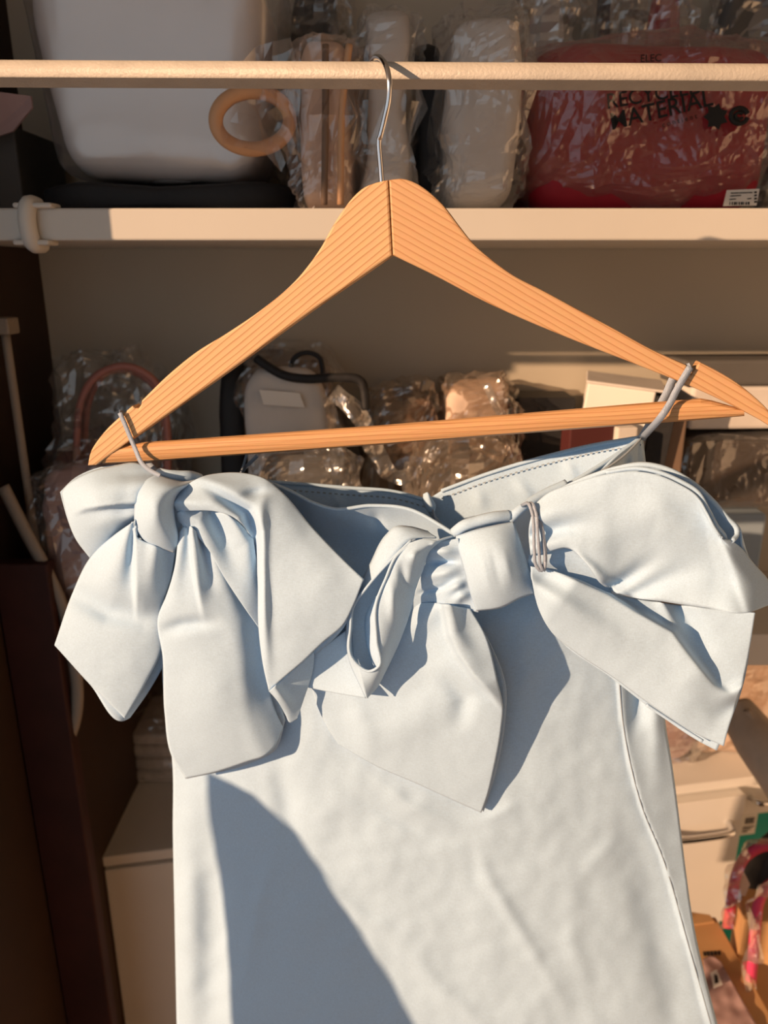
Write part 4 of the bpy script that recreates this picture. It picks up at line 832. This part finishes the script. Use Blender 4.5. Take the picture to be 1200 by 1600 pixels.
o = link('tissue_sheet', mesh('tissue_sheet', V, [(i*nu_+j, (i+1)*nu_+j, (i+1)*nu_+j+1, i*nu_+j+1) for i in range(nv_-1) for j in range(nu_-1)]), M_ROSE, tis)
o.modifiers.new('thickness', 'SOLIDIFY').thickness = 0.001
cq = [onz(1110, 1520, tz+0.006), onz(1120, 1514, tz+0.006), onz(1129, 1538, tz+0.006), onz(1115, 1544, tz+0.006)]
cdo = hexa('printed_card', cq, Vector((0, 0, -0.0008)), M_PAPER, tis, 0.0001)
mm = [cq[0].lerp(cq[2], t) for t in (0.35, 0.7)]
hexa('printed_mark', [onz(1116, 1522, tz+0.0063), onz(1121, 1524, tz+0.0063), onz(1123, 1535, tz+0.0063), onz(1117, 1537, tz+0.0063)], Vector((0, 0, -0.0004)), M_INK, cdo, 0.00005)

# kraft bag with pink strap, right edge
def strap_px(name, pts, Y0, wid, m, parent, n=40):
    q = cr([(p[0], p[1], p[2]) for p in pts], n); V = []
    for i in range(n):
        a = q[max(i-1, 0)]; b = q[min(i+1, n-1)]; d = b[:2]-a[:2]; d /= np.linalg.norm(d)
        for s in (-1, -0.4, 0.4, 1):
            p = at(q[i][0]-d[1]*wid/2*s, q[i][1]+d[0]*wid/2*s, q[i][2]+(0.004 if abs(s) == 1 else 0)); V.append(p)
    F = [(i*4+j, i*4+j+1, (i+1)*4+j+1, (i+1)*4+j) for i in range(n-1) for j in range(3)]
    o = link(name, mesh(name, V, F), m, parent); s = o.modifiers.new('thickness', 'SOLIDIFY'); s.thickness = 0.003; s.offset = 0
    return o
kb = empty('kraft_bag', (at(1200, 1480, 0.82).x, 0.86, ZF), 'orange kraft bag with pink plastic wrapped handle at the right edge', 'bag')
A = [at(1166, 1405, 0.83), at(1290, 1390, 0.80), at(1290, 1800, 0.80), at(1150, 1560, 0.83)]
zt = max(p.z for p in A)
kx0 = at(1158, 1480, 0.84).x
hexa('bag_body', [Vector((kx0, 0.845, at(1170, 1442, 0.84).z)), Vector((kx0+0.26, 0.80, at(1170, 1442, 0.84).z)), Vector((kx0+0.26, 0.80, ZF)), Vector((kx0, 0.845, ZF))], Vector((0.02, 0.06, 0)), M_KRAFT, kb)
strap_px('bag_handle', [(1172, 1540, 0.80), (1177, 1490, 0.80), (1181, 1440, 0.80), (1187, 1405, 0.80), (1202, 1382, 0.80), (1240, 1372, 0.80)], 0.8, 15, M_HOT, kb)
streamer('plastic_sleeve', None, [(1172, 1545), (1177, 1490), (1181, 1440), (1187, 1402), (1206, 1378)], 22, M_FILM, 0.792, kb)
db = empty('tote_bag', (at(1190, 1400, 0.93).x, 0.96, ZF), 'black tote with pink plastic wrapped handle below the teal box', 'bag')
lo, hi = pxbox(1160, 1340, 1326, 1700, 0.915, 0.05, ZF)
superblob('bag_body', lo, hi, M_BLACK, db, 0.35, 0.012, 12, 33, 44, 40)
strap_px('bag_handle', [(1137, 1450, 0.885), (1143, 1405, 0.885), (1150, 1368, 0.88), (1163, 1340, 0.88), (1185, 1325, 0.88), (1225, 1318, 0.88)], 0.88, 15, M_HOT, db)
streamer('plastic_sleeve', None, [(1137, 1455), (1143, 1405), (1150, 1366), (1164, 1336), (1188, 1320), (1215, 1314)], 24, M_FILM, 0.872, db)
cardp = [at(1152, 1372, 0.888), at(1162, 1362, 0.888), at(1172, 1382, 0.888), at(1158, 1418, 0.888)]
hexa('beige_lining', cardp, Vector((0, 0.003, 0)), M_BEIGE, db, 0.0003)

# ------------------------------------------------------------------ left: dark board, bag strap, slim pole
x1 = at(75, 900, 0.765).x
mb = tag(box('mahogany_board', (-0.419, 0.765, ZF), (x1, 0.785, -0.30), M_MAHOG, None, 0.002), 'tall dark mahogany board standing at the lower left edge', 'board')
pp = at(14, 560, 0.81)
po = empty('slim_pole', (pp.x, 0.81, ZM), 'slim grey pole with square cap standing at the far left', 'pole')
tube('pole', [Vector((pp.x, 0.81, at(14, 520, 0.81).z)), Vector((pp.x, 0.81, ZM))], 0.0045, M_STRAP, po, 10, 12)
box('cap', (pp.x-0.013, 0.797, at(14, 522, 0.81).z), (pp.x+0.010, 0.823, at(14, 496, 0.81).z), M_STRAP, po, 0.002)
ss = empty('shoulder_bag', (at(90, 1100, 0.76).x, 0.78, ZM), 'dim rosy plastic bundle with a beige shoulder strap hanging down, lower left', 'bag')
strap_px('shoulder_strap', [(5, 760, 0.775), (40, 830, 0.775), (72, 890, 0.775), (98, 950, 0.775), (113, 1020, 0.775), (121, 1080, 0.775), (117, 1125, 0.775), (103, 1165, 0.775)], 0.77, 17, M_STRAP, ss, 50)
strap_px('shoulder_strap', [(85, 960, 0.780), (98, 1020, 0.780), (105, 1080, 0.780), (103, 1120, 0.780), (98, 1160, 0.780)], 0.77, 6, M_ROSE, ss, 40)
tube('cord', [at(112, 1160, 0.78), at(118, 1190, 0.78), at(122, 1225, 0.78)], 0.0022, M_STRAP, ss, 6, 12)
lo, hi = pxbox(60, 200, 735, 1000, 0.795, 0.05, ZM)
superblob('bundle', lo, hi, M_ROSE, ss, 0.5, 0.014, 14, 77, 44, 30)
superblob('plastic_wrap', lo-Vector((0.006, 0.006, 0)), hi+Vector((0.006, 0.0, 0.006)), M_FILM, ss, 0.5, 0.012, 18, 78, 60, 40, True, smooth=False)

# ------------------------------------------------------------------ added board, unseen on the left, its outline shaped to shade the skirt
sd_ = Vector((-SUN_X, -1.0, SUN_Z)); TB = 0.42
prof_ = [(252, 1192), (315, 1212), (410, 1280), (470, 1345), (540, 1440), (610, 1540), (690, 1660)]
pts_ = [on(x, y, 0)+sd_*TB for x, y in prof_]
yb_ = sum(p.y for p in pts_)/len(pts_)
right_ = [Vector((p.x, yb_, p.z)) for p in pts_]
zb_ = right_[-1].z-0.005
poly_ = right_+[Vector((right_[-1].x, yb_, zb_)), Vector((right_[0].x+0.005, yb_, zb_)), Vector((right_[0].x-0.004, yb_, right_[0].z-0.05))]
ib = empty('skirt_shade_board', (right_[0].x+0.1, yb_, ZF), 'added upright board out of view, shaped to shade the lower left skirt', 'board')
bm = bmesh.new(); a = [bm.verts.new(p) for p in poly_]; b = [bm.verts.new(p+Vector((0, -0.02, 0))) for p in poly_]
bm.faces.new(a); bm.faces.new(b[::-1])
for i in range(len(a)): bm.faces.new((a[i], b[i], b[(i+1) % len(a)], a[(i+1) % len(a)]))
from_bm('board', bm, M_GREY, ib)
for x in (right_[0].x+0.03, right_[-1].x-0.03):
    tube('leg', [Vector((x, yb_-0.01, zb_)), Vector((x, yb_-0.01, ZF))], 0.01, M_CHROME, ib, 8, 6)
